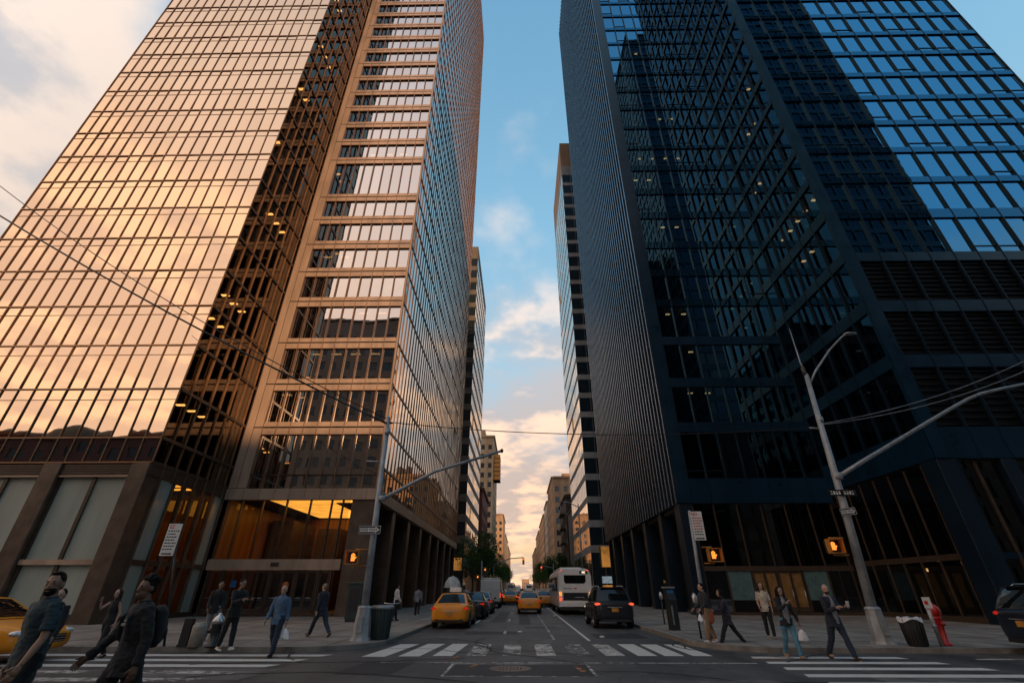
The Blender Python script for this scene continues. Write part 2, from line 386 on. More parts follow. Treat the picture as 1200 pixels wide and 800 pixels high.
def text_mb(mb, s, origin, ux, uz, size, m, align='CENTER', off=.004, bold=True):
    """lay flat lettering into mb: origin is the middle of the line, ux along it, uz up"""
    cu = bpy.data.curves.new('t', 'FONT'); cu.body = s; cu.size = size; cu.align_x = align; cu.align_y = 'CENTER'
    if bold: cu.offset = size*.02
    ob = bpy.data.objects.new('tmp', cu); COL.objects.link(ob)
    dg = bpy.context.evaluated_depsgraph_get(); dg.update()
    me = bpy.data.meshes.new_from_object(ob.evaluated_get(dg)); bpy.data.objects.remove(ob)
    ux, uz, o = Vector(ux), Vector(uz), Vector(origin); n = ux.cross(uz)
    mb.add([o+ux*v.co.x+uz*v.co.y+n*off for v in me.vertices], [tuple(p.vertices) for p in me.polygons], m)
# ------------------------------------------------------------------ buildings
class Face:
    """a vertical facade plane: start point, run direction d, outward normal n"""
    def __init__(s, P, d, n): s.P, s.d, s.n = P, d, n
    def pt(s, a, z, k=0.0): return (s.P[0]+s.d[0]*a+s.n[0]*k, s.P[1]+s.d[1]*a+s.n[1]*k, z)
    def box(s, mb, a0, a1, z0, z1, k0, k1, m):
        p, q = s.pt(a0, z0, k0), s.pt(a1, z1, k1); mb.box(p[0], q[0], p[1], q[1], z0, z1, m)
class Building:
    def __init__(s, name, label, base, group=None, cat='building'):
        s.root = thing(name, label, cat, base, 0, group, True); s.panes = []; s.base = base
    def pane(s, fc, a0, a1, z0, z1, m, k=-.05, jit=.0025):
        w, h = a1-a0, z1-z0; t1, t2 = random.gauss(0, jit)*w/2, random.gauss(0, jit)*h/2
        q = [fc.pt(a0, z0, k-t1-t2), fc.pt(a1, z0, k+t1-t2), fc.pt(a1, z1, k+t1+t2), fc.pt(a0, z1, k-t1+t2)]
        if fc.d[1]*fc.n[0]-fc.d[0]*fc.n[1] < 0: q.reverse()        # face outwards
        s.panes.append((q, m, fc.n))
    def windows(s, limit=100):
        sc = []
        for i, (q, m, n) in enumerate(s.panes):
            c = q[0]; facing = (0-c[0])*n[0]+(0-c[1])*n[1] > 0
            P = [proj(*p) for p in q]; ar = 0.0
            if facing and all(P):
                P = [(min(max(x, 0), 1200), min(max(y, 0), 800)) for x, y in P]
                ar = abs(sum(P[j][0]*P[(j+1) % 4][1]-P[(j+1) % 4][0]*P[j][1] for j in range(4)))/2
            sc.append((ar, i))
        sc.sort(reverse=True); big = [i for a, i in sc[:limit] if a > 0]; bs = set(big)
        for i in big:
            q, m, n = s.panes[i]; MB().quad(*q, m).build('window', s.root)
        rest = MB()
        for i, (q, m, n) in enumerate(s.panes):
            if i not in bs: rest.quad(*q, m)
        if rest.v: rest.build('windows', s.root)['kind'] = 'stuff'
    def part(s, name, mb): return mb.build(name, s.root) if mb.v else None

SW = .13      # sidewalk level
# ============================ left tower =================================
LX0, LX1, LXS, LYF, LYR, LYB, LH = -39.36, -21.0, -10.2, 25.4, 33.0, 78.0, 155.5
T = Building('office_tower', 'golden mirror-glass office tower with stepped bronze facade and lit amber lobby', (LX1, LYF, 0))
front = Face((LX0, LYF), (1, 0), (0, -1)); side = Face((LX1, LYF), (0, 1), (1, 0))
rec = Face((LX1, LYR), (1, 0), (0, -1)); street = Face((LXS, LYR), (0, 1), (1, 0))
zf = [8.0, 9.45]+[9.45+3.09*k for k in range(1, 48)]; zf[-1] = min(zf[-1], LH-1.2)
fr = MB(); nb = 18; W = (LX1-LX0)/nb
for i in range(nb+1): front.box(fr, i*W-.02, i*W+.02, 8.0, LH, -.08, .025, 'bronze_frame')
for z in zf:
    front.box(fr, .03, nb*W-.03, z-.04, z+.04, -.08, .022, 'bronze_frame')
    if z > 10: front.box(fr, .04, nb*W-.04, z-.72, z-.69, -.06, -.02, 'bronze_frame')
T.part('facade_frame', fr)
for k in range(len(zf)-1):
    for i in range(nb): T.pane(front, i*W+.03, (i+1)*W-.03, zf[k]+.05, zf[k+1]-.05, 'dark_spandrel' if k == 0 else 'gold_glass', jit=.0045)
fr = MB(); nb2 = 7; W2 = (LYR-LYF-.5)/nb2
for i in range(1, nb2+1): side.box(fr, i*W2-.028, i*W2+.028, 7.2, LH, -.08, .06, 'bronze_frame')
for z in zf: side.box(fr, .06, LYR-LYF, z-.1, z+.1, -.08, .05, 'dark_bronze')
side.box(fr, .0, LYR-LYF, 7.3, 7.9, -.3, .02, 'dark_bronze')
T.part('side_frame', fr)
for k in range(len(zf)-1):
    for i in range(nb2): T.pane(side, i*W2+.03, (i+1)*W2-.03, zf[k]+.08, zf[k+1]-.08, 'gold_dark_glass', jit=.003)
# recessed face: copper spandrels between ribbon windows
zr = [7.95, 12.5, 16.1, 19.9, 24.1, 27.4, 30.7, 33.9, 37.0, 42.6]+[42.6+3.05*k for k in range(1, 37)]
x0 = 1.35; nb3 = 9; W3 = (LXS-LX1-x0-.12)/nb3; RW = LXS-LX1
fr = MB()
rec.box(fr, .0, x0, 8.0, LH, -.3, .05, 'copper_panel'); rec.box(fr, RW-.14, RW, 8.0, LH, -.3, .05, 'copper_panel')
rec.box(fr, .0, .06, 8.0, LH, .051, .12, 'dark_bronze'); rec.box(fr, .62, .66, 8.0, LH, .04, .056, 'dark_bronze')
T.part('corner_cladding', fr)
band = MB(); rec.box(band, 0, RW+.02, 7.2, 7.95, -.3, .1, 'copper_panel')
for i in range(0, 10): rec.box(band, 1.1*i+.2, 1.1*i+.225, 7.22, 7.93, .09, .104, 'dark_bronze')
street.box(band, 0, LYB-LYR, 7.2, 7.95, -.3, .1, 'copper_panel'); T.part('ledge', band)
for k in range(1, len(zr)):
    z = zr[k]; sp = MB()
    rec.box(sp, x0, RW-.14, z-.54, z-.06, -.2, .03, 'copper_panel'); rec.box(sp, x0, RW-.14, z+.06, z+.44, -.2, .03, 'copper_panel')
    rec.box(sp, x0, RW-.0, z-.056, z+.056, -.2, .0, 'louvre_black'); rec.box(sp, .66, x0, z-.05, z+.05, .04, .058, 'dark_bronze')
    rec.box(sp, x0, RW-.14, z-.58, z-.543, -.2, .05, 'bronze_frame')
    T.part('spandrel', sp)
fr = MB()
for i in range(nb3+1): rec.box(fr, x0+i*W3-.028, x0+i*W3+.028, 7.95, LH, -.2, .055, 'bronze_frame')
rec.box(fr, x0, RW-.14, 8.9, 8.97, -.12, .045, 'dark_bronze')
T.part('mullions', fr)
for k in range(len(zr)-1):
    lo = zr[k]+(.02 if k == 0 else .44); hi = zr[k+1]-.57
    for i in range(nb3): T.pane(rec, x0+i*W3+.02, x0+(i+1)*W3-.02, lo, hi, 'recess_glass', k=-.12, jit=.0022)
# street face: closely set fins
fr = MB(); nf = 44; WF = (LYB-LYR)/nf
for i in range(nf+1): street.box(fr, i*WF-.018, i*WF+.018, 7.95, LH, -.06, .012, 'bronze_frame')
T.part('fins', fr)
fr = MB(); zs_ = [7.95, 9.6, 12.5, 16.1, 19.9, 24.1, 27.4, 30.7, 33.9, 37.0]+[37+3.05*k for k in range(1, 39)]
for z in zs_: street.box(fr, .05, LYB-LYR, z-.09, z+.09, -.06, .01, 'dark_bronze')
T.part('floor_bands', fr)
for k in range(len(zs_)-1):
    for i in range(nf): T.pane(street, i*WF+.04, (i+1)*WF-.04, zs_[k]+.1, zs_[k+1]-.1, 'street_glass', jit=.004)
T.windows(100)
# interior: slabs, core and the far walls
it = MB()
for z in zf[1:]:
    it.box(LX0+.3, LX1-.25, LYF+.25, LYR+.1, z-.3, z, 'interior_dark')
for z in zr[1:]:
    it.box(LX0+.3, LXS-.3, LYR+.35, LYB-.3, z-.3, z, 'interior_dark')
it.box(LX0+4, LX1-5.5, LYF+3.8, LYR+.05, 8.3, LH-.5, 'interior_dark')
it.box(LX0+4, LXS-6, LYR+6.5, LYB-4, 8.3, LH-.6, 'interior_dark')
it.box(LX0, LX0+.25, LYF+.15, LYB, SW, LH, 'dark_bronze'); it.box(LX0+.25, LXS-.2, LYB-.25, LYB, SW, LH, 'dark_bronze')
it.box(LX0+.25, LX1-.1, LYF+.15, LYB-.25, LH-.4, LH-.05, 'roof_tar'); it.box(LX1-.1, LXS-.15, LYR+.2, LYB-.25, LH-.4, LH-.05, 'roof_tar')
it.box(LX0+.25, LX1-.28, LYF+.35, LYR+.1, 7.55, 7.98, 'interior_dark'); it.box(LX0+.25, LXS-.32, LYR+11.2, LYB-.3, 7.3, 7.9, 'interior_dark'); it.box(LX1+.05, LXS-.32, LYR+.35, LYR+11.15, 7.45, 7.9, 'interior_dark')
T.part('interior', it)
def fixtures(xs, ys, z, w, d):
    for x in xs:
        for y in ys: m = MB(); m.box(x-w, x+w, y-d, y+d, z-.36, z-.303, 'warm_lamp'); T.part('ceiling_light', m)
for k, y0, n_, x in ((1, 27.4, 3, 1.2), (3, 26.6, 2, .8), (4, 28.2, 3, 1.6), (7, 29.0, 3, 1.0), (9, 26.4, 1, .7), (12, 27.2, 2, .9), (15, 28.0, 3, 1.2), (18, 27.5, 2, 1.0)):
    fixtures([LX1-x], [y0+1.15*q for q in range(n_)], zf[k+1], .28, .11)
for k, x0_, n_ in ((1, -19.3, 1), (2, -17.6, 4), (3, -14.2, 2), (5, -18.8, 2), (9, -16.4, 3), (14, -19.0, 2), (16, -14.5, 3)):
    fixtures([x0_+1.7*q for q in range(n_)], [LYR+1.5], zr[k+1], .4, .1)
# ground storey of the front block
cw = 1.05
for x in (-21.55, -26.65, -31.75, -36.85):
    m = MB(); m.rbox(x-cw/2-(.0), x+cw/2, LYF-.06, LYF+1.0, SW, 7.93, 'brown_stone', .03); T.part('column', m)
for xa, xb in ((-26.1, -22.1), (-31.2, -27.15), (-36.3, -32.3)):
    m = MB(); m.box(xa, xb, LYF+.1, LYF+.3, 7.3, 7.93, 'brown_stone')
    for q in range(4): m.box(xa, xb, LYF+.05, LYF+.1, 7.4+.13*q, 7.46+.13*q, 'dark_bronze')
    m.box(xa, xb, LYF+.04, LYF+.3, 7.2, 7.28, 'copper_panel'); T.part('louvre', m)
    m = MB(); m.box(xa, xb, LYF+.1, LYF+.35, 2.75, 3.0, 'copper_panel'); T.part('transom', m)
    m = MB(); m.box(xa, xb, LYF+.0, LYF+.4, SW, .55, 'dark_bronze'); T.part('plinth', m)
    mid = (xa+xb)/2; m = MB()
    m.box(mid-.1, mid+.1, LYF+.2, LYF+.36, .55, 2.75, 'dark_bronze'); m.box(mid-.1, mid+.1, LYF+.2, LYF+.36, 3.0, 7.2, 'dark_bronze')
    for xe in (xa+.06, xb-.06): m.box(xe-.06, xe+.06, LYF+.2, LYF+.36, .55, 2.75, 'dark_bronze'); m.box(xe-.06, xe+.06, LYF+.2, LYF+.36, 3.0, 7.2, 'dark_bronze')
    T.part('window_frame', m)
    for a, b in ((xa+.12, mid-.1), (mid+.1, xb-.12)):
        for z0, z1 in ((.55, 2.75), (3.0, 7.2)):
            m = MB(); m.box(a, b, LYF+.31, LYF+.34, z0, z1, 'frosted_panel'); T.part('frosted_window', m)
# lobby of the front block seen through its side wall
m = MB(); side.box(m, 1.02, LYR-LYF, 2.8, 3.05, -.25, .05, 'dark_bronze'); side.box(m, 1.02, LYR-LYF, SW, .4, -.3, .06, 'dark_bronze')
for a in (1.06, 2.3, 3.3, 4.3, 5.3, 6.3, 7.4): side.box(m, a-.06, a+.06, .4, 7.3, -.2, .07, 'brown_stone')
T.part('lobby_frame', m)
for a, b, w in ((1.12, 2.24, 1), (2.36, 3.24, 0), (3.36, 4.24, 0), (4.36, 5.24, 0), (5.36, 6.24, 0), (6.36, 7.34, 1)):
    for z0, z1 in ((.4, 2.8), (3.05, 7.3)):
        m = MB()
        if w: side.box(m, a, b, z0, z1, -.1, -.07, 'frosted_panel')
        else: m.quad(side.pt(a, z0, -.08), side.pt(b, z0, -.08), side.pt(b, z1, -.08), side.pt(a, z1, -.08), 'lobby_glass')
        T.part('lobby_window', m)
m = MB(); m.box(LX0+.3, LX1-.3, LYF+.4, LYR+.4, SW, SW+.02, 'lobby_floor'); m.box(-27, -26.8, LYF+.4, LYR+.4, SW+.02, 7.5, 'amber_wood'); m.box(-26.8, LX1-.3, LYR-.05, LYR+.1, SW+.02, 7.5, 'amber_wood')
T.part('lobby_walls', m)
for y in (27.2, 28.3, 29.4, 30.5): m = MB(); m.box(-26, -21.8, y, y+.35, 7.44, 7.5, 'lobby_ceiling_light'); T.part('ceiling_light', m)
m = MB(); m.box(-26.6, -26.5, 27.2, 28.6, .8, 2.4, 'red_glow'); T.part('lit_panel', m)
# main lobby behind the recessed face
m = MB()
m.box(LX1+.02, LXS-3.4, LYR+.3, LYR+11, SW, SW+.02, 'lobby_floor')
m.box(LX1+.3, LXS-1.6, LYR+11, LYR+11.2, SW, 7.3, 'amber_wood'); m.box(LX1+.02, LX1+.28, LYR+.4, LYR+11.2, SW+.02, 7.3, 'amber_wood')
m.box(-17.4, -15.4, LYR+8.4, LYR+10.9, SW+.02, 6.2, 'dark_bronze'); m.box(-20.4, -18.6, LYR+6.2, LYR+10.6, SW+.02, 6.6, 'dark_bronze'); m.box(-14.4, -13.6, LYR+7.6, LYR+9.8, SW+.02, 6.9, 'amber_wood')
m.box(-13.3, -12.4, LYR+4.5, LYR+6.6, SW+.02, 6.4, 'amber_wood'); m.box(LXS-1.8, LXS-1.6, LYR+1.7, LYR+11.0, SW, 7.3, 'brown_stone')
T.part('lobby_walls', m)
for y in [LYR+.55+.42*q for q in range(24)]:
    m = MB(); m.box(LX1+2.6, LXS-1.9, y, y+.36, 7.36, 7.44, 'lobby_ceiling_light'); T.part('ceiling_light', m)
m = MB(); m.box(LX1+.1, LXS-1.75, LYR-.02, LYR+.3, 2.75, 3.4, 'copper_panel'); m.box(LX1+.1, LXS-1.75, LYR+.04, LYR+.26, SW, .3, 'dark_bronze'); m.box(-16.6, -16.05, LYR-.05, LYR-.02, 2.95, 3.2, 'dark_bronze')
T.part('transom', m)
m = MB()
for x in (-20.7, -19.7, -18.2, -16.5, -14.8, -13.3, -12.5): m.box(x-.045, x+.045, LYR+.04, LYR+.22, 3.4, 7.2, 'dark_bronze'); m.box(x-.06, x+.06, LYR+.03, LYR+.25, .3, 2.75, 'dark_bronze')
T.part('lobby_frame', m)
xs = (-20.7, -19.7, -18.2, -16.5, -14.8, -13.3, -12.5, -11.95)
for a, b in zip(xs, xs[1:]):
    m = MB(); m.quad((a+.07, LYR+.12, 3.4), (b-.07, LYR+.12, 3.4), (b-.07, LYR+.12, 7.2), (a+.07, LYR+.12, 7.2), 'lobby_glass'); T.part('lobby_window', m)
for a, b in zip(xs[:-1], xs[1:-1]):
    n_ = 2 if b-a > 1.2 else 1
    for q in range(n_):
        p0 = a+.08+(b-a-.16)*q/n_; p1 = a+.08+(b-a-.16)*(q+1)/n_-.03
        d = MB(); d.box(p0, p0+.07, LYR+.08, LYR+.15, .32, 2.7, 'dark_bronze'); d.box(p1-.07, p1, LYR+.08, LYR+.15, .32, 2.7, 'dark_bronze'); d.box(p0+.07, p1-.07, LYR+.08, LYR+.15, .32, .55, 'dark_bronze'); d.box(p0+.07, p1-.07, LYR+.08, LYR+.15, 2.6, 2.7, 'dark_bronze')
        d.quad((p0+.07, LYR+.115, .55), (p1-.07, LYR+.115, .55), (p1-.07, LYR+.115, 2.6), (p0+.07, LYR+.115, 2.6), 'lobby_dark_glass')
        dd = d.build('door', T.root); h = MB(); h.tube([(p0+.12, LYR-.0, 1.15), (p1-.12, LYR-.0, 1.15)], .018, 'silver', 6); h.build('handle', dd, T.base)
m = MB(); m.box(-18.95, -18.6, LYR-.03, LYR-.005, 1.75, 2.15, 'screen_blue'); T.part('notice', m)
m = MB(); m.lathe([(.02, 0), (.16, .05), (.17, .25), (.2, .28), (.2, .5), (.1, .6), (.02, .62)], (-15.2, LYR-.25, 1.45), 'cloth_orange', 10); T.part('wall_lantern', m)
# colonnade along the avenue
m = MB(); m.rbox(LXS-1.65, LXS-.02, LYR+.02, LYR+1.4, SW, 7.2, 'brown_stone', .03); T.part('column', m)
for y in [LYR+5.6*q for q in range(1, 8)]:
    m = MB(); m.rbox(LXS-1.2, LXS-.02, y-.5, y+.5, SW, 7.2, 'brown_stone', .03); T.part('column', m)
m = MB(); m.box(LXS-3.3, LXS-3.0, LYR+11.2, LYB-.3, SW, 7.2, 'brown_stone'); m.box(LXS-1.6, LXS-1.4, LYR+1.4, LYR+1.6, SW, 7.1, 'brown_stone'); m.box(LXS-3.3, LXS-.3, LYR+1.4, LYB-.3, 7.15, 7.22, 'interior_dark'); T.part('arcade_wall', m)
for y, z0, z1 in ((45.5, 4.4, 6), (46.4, 4.6, 6), (45.0, 1.6, 3), (48, 1.5, 3.2), (48.8, 1.5, 2.6), (53, 4.6, 6), (58, 1.5, 3)):
    m = MB(); m.box(LXS-3.0, LXS-2.95, y-.12, y+.22, z0, z1, 'amber_glow'); T.part('lit_panel', m)

# ============================ right tower ================================
RX0, RX1, RXE, RYF, RYR, RYB, RH = 11.7, 23.1, 46.4, 25.3, 35.0, 66.0, 133.5
T = Building('office_tower', 'dark navy glass office tower with thick black mullions and unlit lobby', (RX1, RYF, 0))
front = Face((RX1, RYF), (1, 0), (0, -1)); side = Face((RX1, RYF), (0, 1), (-1, 0))
rec = Face((RX0, RYR), (1, 0), (0, -1)); street = Face((RX0, RYR), (0, 1), (-1, 0))
bands = [(8.0, 9.8), (13.58, 14.47), (17.63, 18.51), (21.83, 22.6), (25.87, 26.74)]
z = 29.6
while z < RH-3: bands.append((z, z+.6)); z += 3.5
bands.append((RH-1.6, RH))
def curtain(fc, L, nbay, bd, name, off, mw, md, glz, glz_low, nlouv, vent=True):
    W = (L-off)/nbay; fr = MB()
    if off > .2: fc.box(fr, 0, off-mw/2, bd[0][0], RH, -.2, .1, 'navy_band')
    for i in range(0 if off > .2 else 1, nbay+1): fc.box(fr, off+i*W-mw/2, off+i*W+mw/2, bd[0][1], RH, -.12, md, 'navy_metal'); fc.box(fr, off+i*W-.025, off+i*W+.025, bd[0][0], RH, md, md+.03, 'navy_metal')
    fr1 = fr; fr = MB()
    for (z0, z1) in bd: fc.box(fr, off if z0 > 8 else 0, L, z0, z1, -.2, .03, 'navy_spandrel' if z0 > 22 and name != 'side' else 'navy_band')
    T.part('spandrel_bands', fr)
    lv = MB(); vt = fr1
    for k in range(len(bd)-1):
        z0, z1 = bd[k][1], bd[k+1][0]
        for i in range(nbay):
            a, b = off+i*W+mw/2-.01, off+(i+1)*W-mw/2+.01
            if k < nlouv:
                fc.box(lv, a, b, z0, z1, -.3, -.2, 'louvre_black')
                n_ = 9
                for q in range(n_): fc.box(lv, a, b, z0+(z1-z0)*(q+.3)/n_, z0+(z1-z0)*(q+.55)/n_, -.2, -.1, 'louvre_black')
            else:
                T.pane(fc, a, b, z0-.01, z1+.01, glz if k > nlouv else glz_low, k=-.1, jit=.002)
                if vent and random.random() < .28: fc.box(vt, a, b, z0+.55, z0+.61, -.12, -.04, 'navy_metal')
    T.part('louvres', lv); T.part(name+'_frame', fr1)
curtain(front, RXE-RX1, 13, bands, 'facade', .85, .13, .035, 'navy_glass', 'navy_glass', 3)
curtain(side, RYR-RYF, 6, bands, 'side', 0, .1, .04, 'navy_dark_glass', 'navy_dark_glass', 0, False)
rb = [(7.2, 9.0), (12.6, 13.4), (16.5, 17.3), (20.5, 21.3), (24.55, 25.35), (28.0, 28.8), (31.5, 32.3), (35.5, 36.35), (39.0, 39.85), (42.7, 43.5)]
z = 46.3
while z < RH-3: rb.append((z, z+.5)); z += 3.65
rb.append((RH-1.6, RH))
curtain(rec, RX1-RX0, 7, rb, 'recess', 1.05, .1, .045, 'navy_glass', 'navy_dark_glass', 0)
fr = MB(); nf = 34; WF = (RYB-RYR)/nf
for i in range(nf+1): street.box(fr, i*WF-.09, i*WF+.09, 7.2, RH, -.1, .12, 'navy_metal'); street.box(fr, i*WF-.075, i*WF+.075, 7.2, RH, .12, .135, 'steel_fin')
T.part('fins', fr)
fr = MB()
for (z0, z1) in rb: street.box(fr, .05, RYB-RYR, z0, z1, -.15, .02, 'navy_band')
T.part('spandrel_bands', fr)
for k in range(len(rb)-1):
    for i in range(nf): T.pane(street, i*WF+.06, (i+1)*WF-.06, rb[k][1], rb[k+1][0], 'steel_glass', k=-.05, jit=.006)
T.windows(100)
it = MB()
for (z0, z1) in bands[1:]: it.box(RX1+.35, RXE-.3, RYF+.35, RYR+.1, z1-.35, z1, 'interior_dark')
for (z0, z1) in rb[1:]: it.box(RX0+.3, RXE-.3, RYR+.35, RYB-.3, z1-.35, z1, 'interior_dark')
it.box(RX1+4.5, RXE-3, RYF+3.6, RYR+.05, 8.3, RH-.5, 'interior_dark'); it.box(RX0+5, RXE-4, RYR+6, RYB-4, 8.3, RH-.6, 'interior_dark')
it.box(RXE-.25, RXE, RYF+.2, RYB, SW, RH, 'navy_metal'); it.box(RX0+.2, RXE-.25, RYB-.25, RYB, SW, RH, 'navy_metal')
it.box(RX1+.15, RXE-.25, RYF+.25, RYR+.1, RH-.5, RH-.1, 'roof_tar'); it.box(RX0+.2, RXE-.25, RYR+.2, RYB-.25, RH-.55, RH-.12, 'roof_tar')
it.box(RX1+.3, RXE-.3, RYF+.35, RYR+.3, 7.62, 8.1, 'interior_dark'); it.box(RX0+.3, RXE-.3, RYR+.35, RYB-.3, 6.9, 7.4, 'interior_dark')
it.box(RX1+3.0, RXE-.3, RYF+2.4, RYF+2.6, SW, 7.6, 'interior_dark'); it.box(RX0+3.3, RXE-.3, RYR+2.6, RYR+2.8, SW, 6.9, 'interior_dark')
T.part('interior', it)
for k, y0, n_, x in ((4, 27.0, 5, 1.2), (3, 29, 2, 1.0), (6, 31.5, 2, .8), (9, 28.5, 1, 1.0), (8, 30, 2, 1.3)):
    fixtures([RX1+x], [y0+1.2*q for q in range(n_)], bands[k+1][0]+.28, .16, .1)
for k, x0_, n_ in ((9, 14.6, 4), (8, 13.6, 2), (6, 15.5, 2), (3, 14.2, 2), (2, 15.6, 1), (1, 14.8, 2), (11, 18.0, 2), (15, 17, 1)):
    fixtures([x0_+1.5*q for q in range(n_)], [RYR+1.3], rb[k+1][0]+.28, .2, .09)
# ground storey
m = MB(); m.rbox(RX1-.02, RX1+1.15, RYF-.04, RYF+1.1, SW, 7.98, 'navy_metal', .03); T.part('column', m)
for x in (27.0, 31.0, 35.0, 39.0, 43.0): m = MB(); m.rbox(x-.4, x+.4, RYF-.03, RYF+.9, SW, 7.98, 'navy_metal', .03); T.part('column', m)
m = MB()
for x in (25.3, 29.0, 33.0, 37.0, 41.0, 45.0): m.box(x-.07, x+.07, RYF+.2, RYF+.4, .4, 7.9, 'dark_bronze')
for y in [RYF+1.25+1.35*q for q in range(7)]: m.box(RX1+.05, RX1+.17, y-.045, y+.045, .4, 7.9, 'dark_bronze')
m.box(RX1+.04, RX1+.18, RYF+1.1, RYR, 3.0, 3.3, 'dark_bronze'); m.box(RX1+.0, RX1+.22, RYF+1.1, RYR, SW, .4, 'dark_bronze'); m.box(RX1+1.2, RXE-.4, RYF+.2, RYF+.42, SW, .4, 'dark_bronze'); m.box(RX1+1.2, RXE-.4, RYF+.22, RYF+.38, 3.0, 3.3, 'navy_band')
T.part('lobby_frame', m)
ys = [RYF+1.25+1.35*q for q in range(7)]
for a, b in zip(ys, ys[1:]):
    for z0, z1 in ((.4, 3.0), (3.3, 7.9)): m = MB(); m.quad((RX1+.1, a+.07, z0), (RX1+.1, b-.07, z0), (RX1+.1, b-.07, z1), (RX1+.1, a+.07, z1), 'lobby_dark_glass'); T.part('lobby_window', m)
xs = (24.3, 25.3, 26.6, 27.4, 29, 30.6, 31.4, 33, 34.6, 35.4, 37)
for a, b in zip(xs, xs[1:]):
    for z0, z1 in ((.4, 3.0), (3.3, 7.9)): m = MB(); m.quad((a+.07, RYF+.3, z0), (b-.07, RYF+.3, z0), (b-.07, RYF+.3, z1), (a+.07, RYF+.3, z1), 'lobby_dark_glass'); T.part('lobby_window', m)
m = MB(); m.rbox(RX0+.02, RX0+1.0, RYR+.02, RYR+1.2, SW, 7.2, 'navy_metal', .03); T.part('column', m)
xs = (12.75, 14.3, 16.0, 17.75, 19.5, 21.2, 22.9)
m = MB()
for x in xs: m.box(x-.04, x+.04, RYR+.1, RYR+.26, .3, 7.2, 'dark_bronze')
m.box(RX0+1, RX1-.05, RYR+.08, RYR+.28, 2.75, 3.05, 'dark_bronze'); m.box(RX0+1, RX1-.05, RYR+.08, RYR+.3, SW, .3, 'dark_bronze'); T.part('lobby_frame', m)
for i, (a, b) in enumerate(zip(xs, xs[1:])):
    m = MB(); m.quad((a+.06, RYR+.18, 3.05), (b-.06, RYR+.18, 3.05), (b-.06, RYR+.18, 7.2), (a+.06, RYR+.18, 7.2), 'lobby_dark_glass'); T.part('lobby_window', m)
    m = MB()
    if i in (2, 3):
        for q in range(2):
            p0 = a+.07+q*(b-a-.14)/2; p1 = p0+(b-a-.14)/2-.03; d = MB()
            d.box(p0, p0+.08, RYR+.12, RYR+.2, .32, 2.7, 'dark_bronze'); d.box(p1-.08, p1, RYR+.12, RYR+.2, .32, 2.7, 'dark_bronze'); d.box(p0+.08, p1-.08, RYR+.12, RYR+.2, .32, .6, 'dark_bronze'); d.box(p0+.08, p1-.08, RYR+.12, RYR+.2, 2.6, 2.7, 'dark_bronze')
            d.box(p0+.08, p1-.08, RYR+.15, RYR+.17, .6, 2.6, 'brass'); dd = d.build('door', T.root)
            h = MB(); h.tube([(p1-.14, RYR+.06, .8), (p1-.14, RYR+.06, 1.6)], .018, 'silver', 6); h.build('handle', dd, T.base)
    else:
        m.box(a+.07, b-.07, RYR+.15, RYR+.18, 1.0 if i in (1, 4) else .3, 2.75, 'teal_panel' if i in (1, 4) else 'dark_spandrel')
        if i in (1, 4): m.box(a+.07, b-.07, RYR+.13, RYR+.2, .3, 1.0, 'louvre_black')
        T.part('lobby_panel', m)
for y in [RYR+5.4*q for q in range(1, 6)]:
    m = MB(); m.rbox(RX0+.02, RX0+1.0, y-.45, y+.45, SW, 7.2, 'navy_metal', .03); T.part('column', m)
m = MB(); m.box(RX0+2.6, RX0+2.8, RYR+1.2, RYB-.3, SW, 7.0, 'navy_metal')
for q in range(15): m.box(RX0+2.52, RX0+2.6, RYR+2+1.6*q, RYR+2.12+1.6*q, SW, 7.0, 'dark_bronze')
T.part('arcade_wall', m)
for x, y, z in ((RX0+2.4, 38, 2.2), (RX0+2.4, 46.5, 2.2), (RX1+1.4, 28.0, 2.9), (RX1+2.2, 30.5, 3.2), (RX1+2.4, 32.0, 2.7), (RX0+2.4, 52, 2.3), (RX1+1.2, 26.9, 2.4)):
    m = MB(); m.box(x-.07, x+.07, y-.07, y+.07, z-.09, z+.09, 'warm_lamp'); T.part('wall_lamp', m)

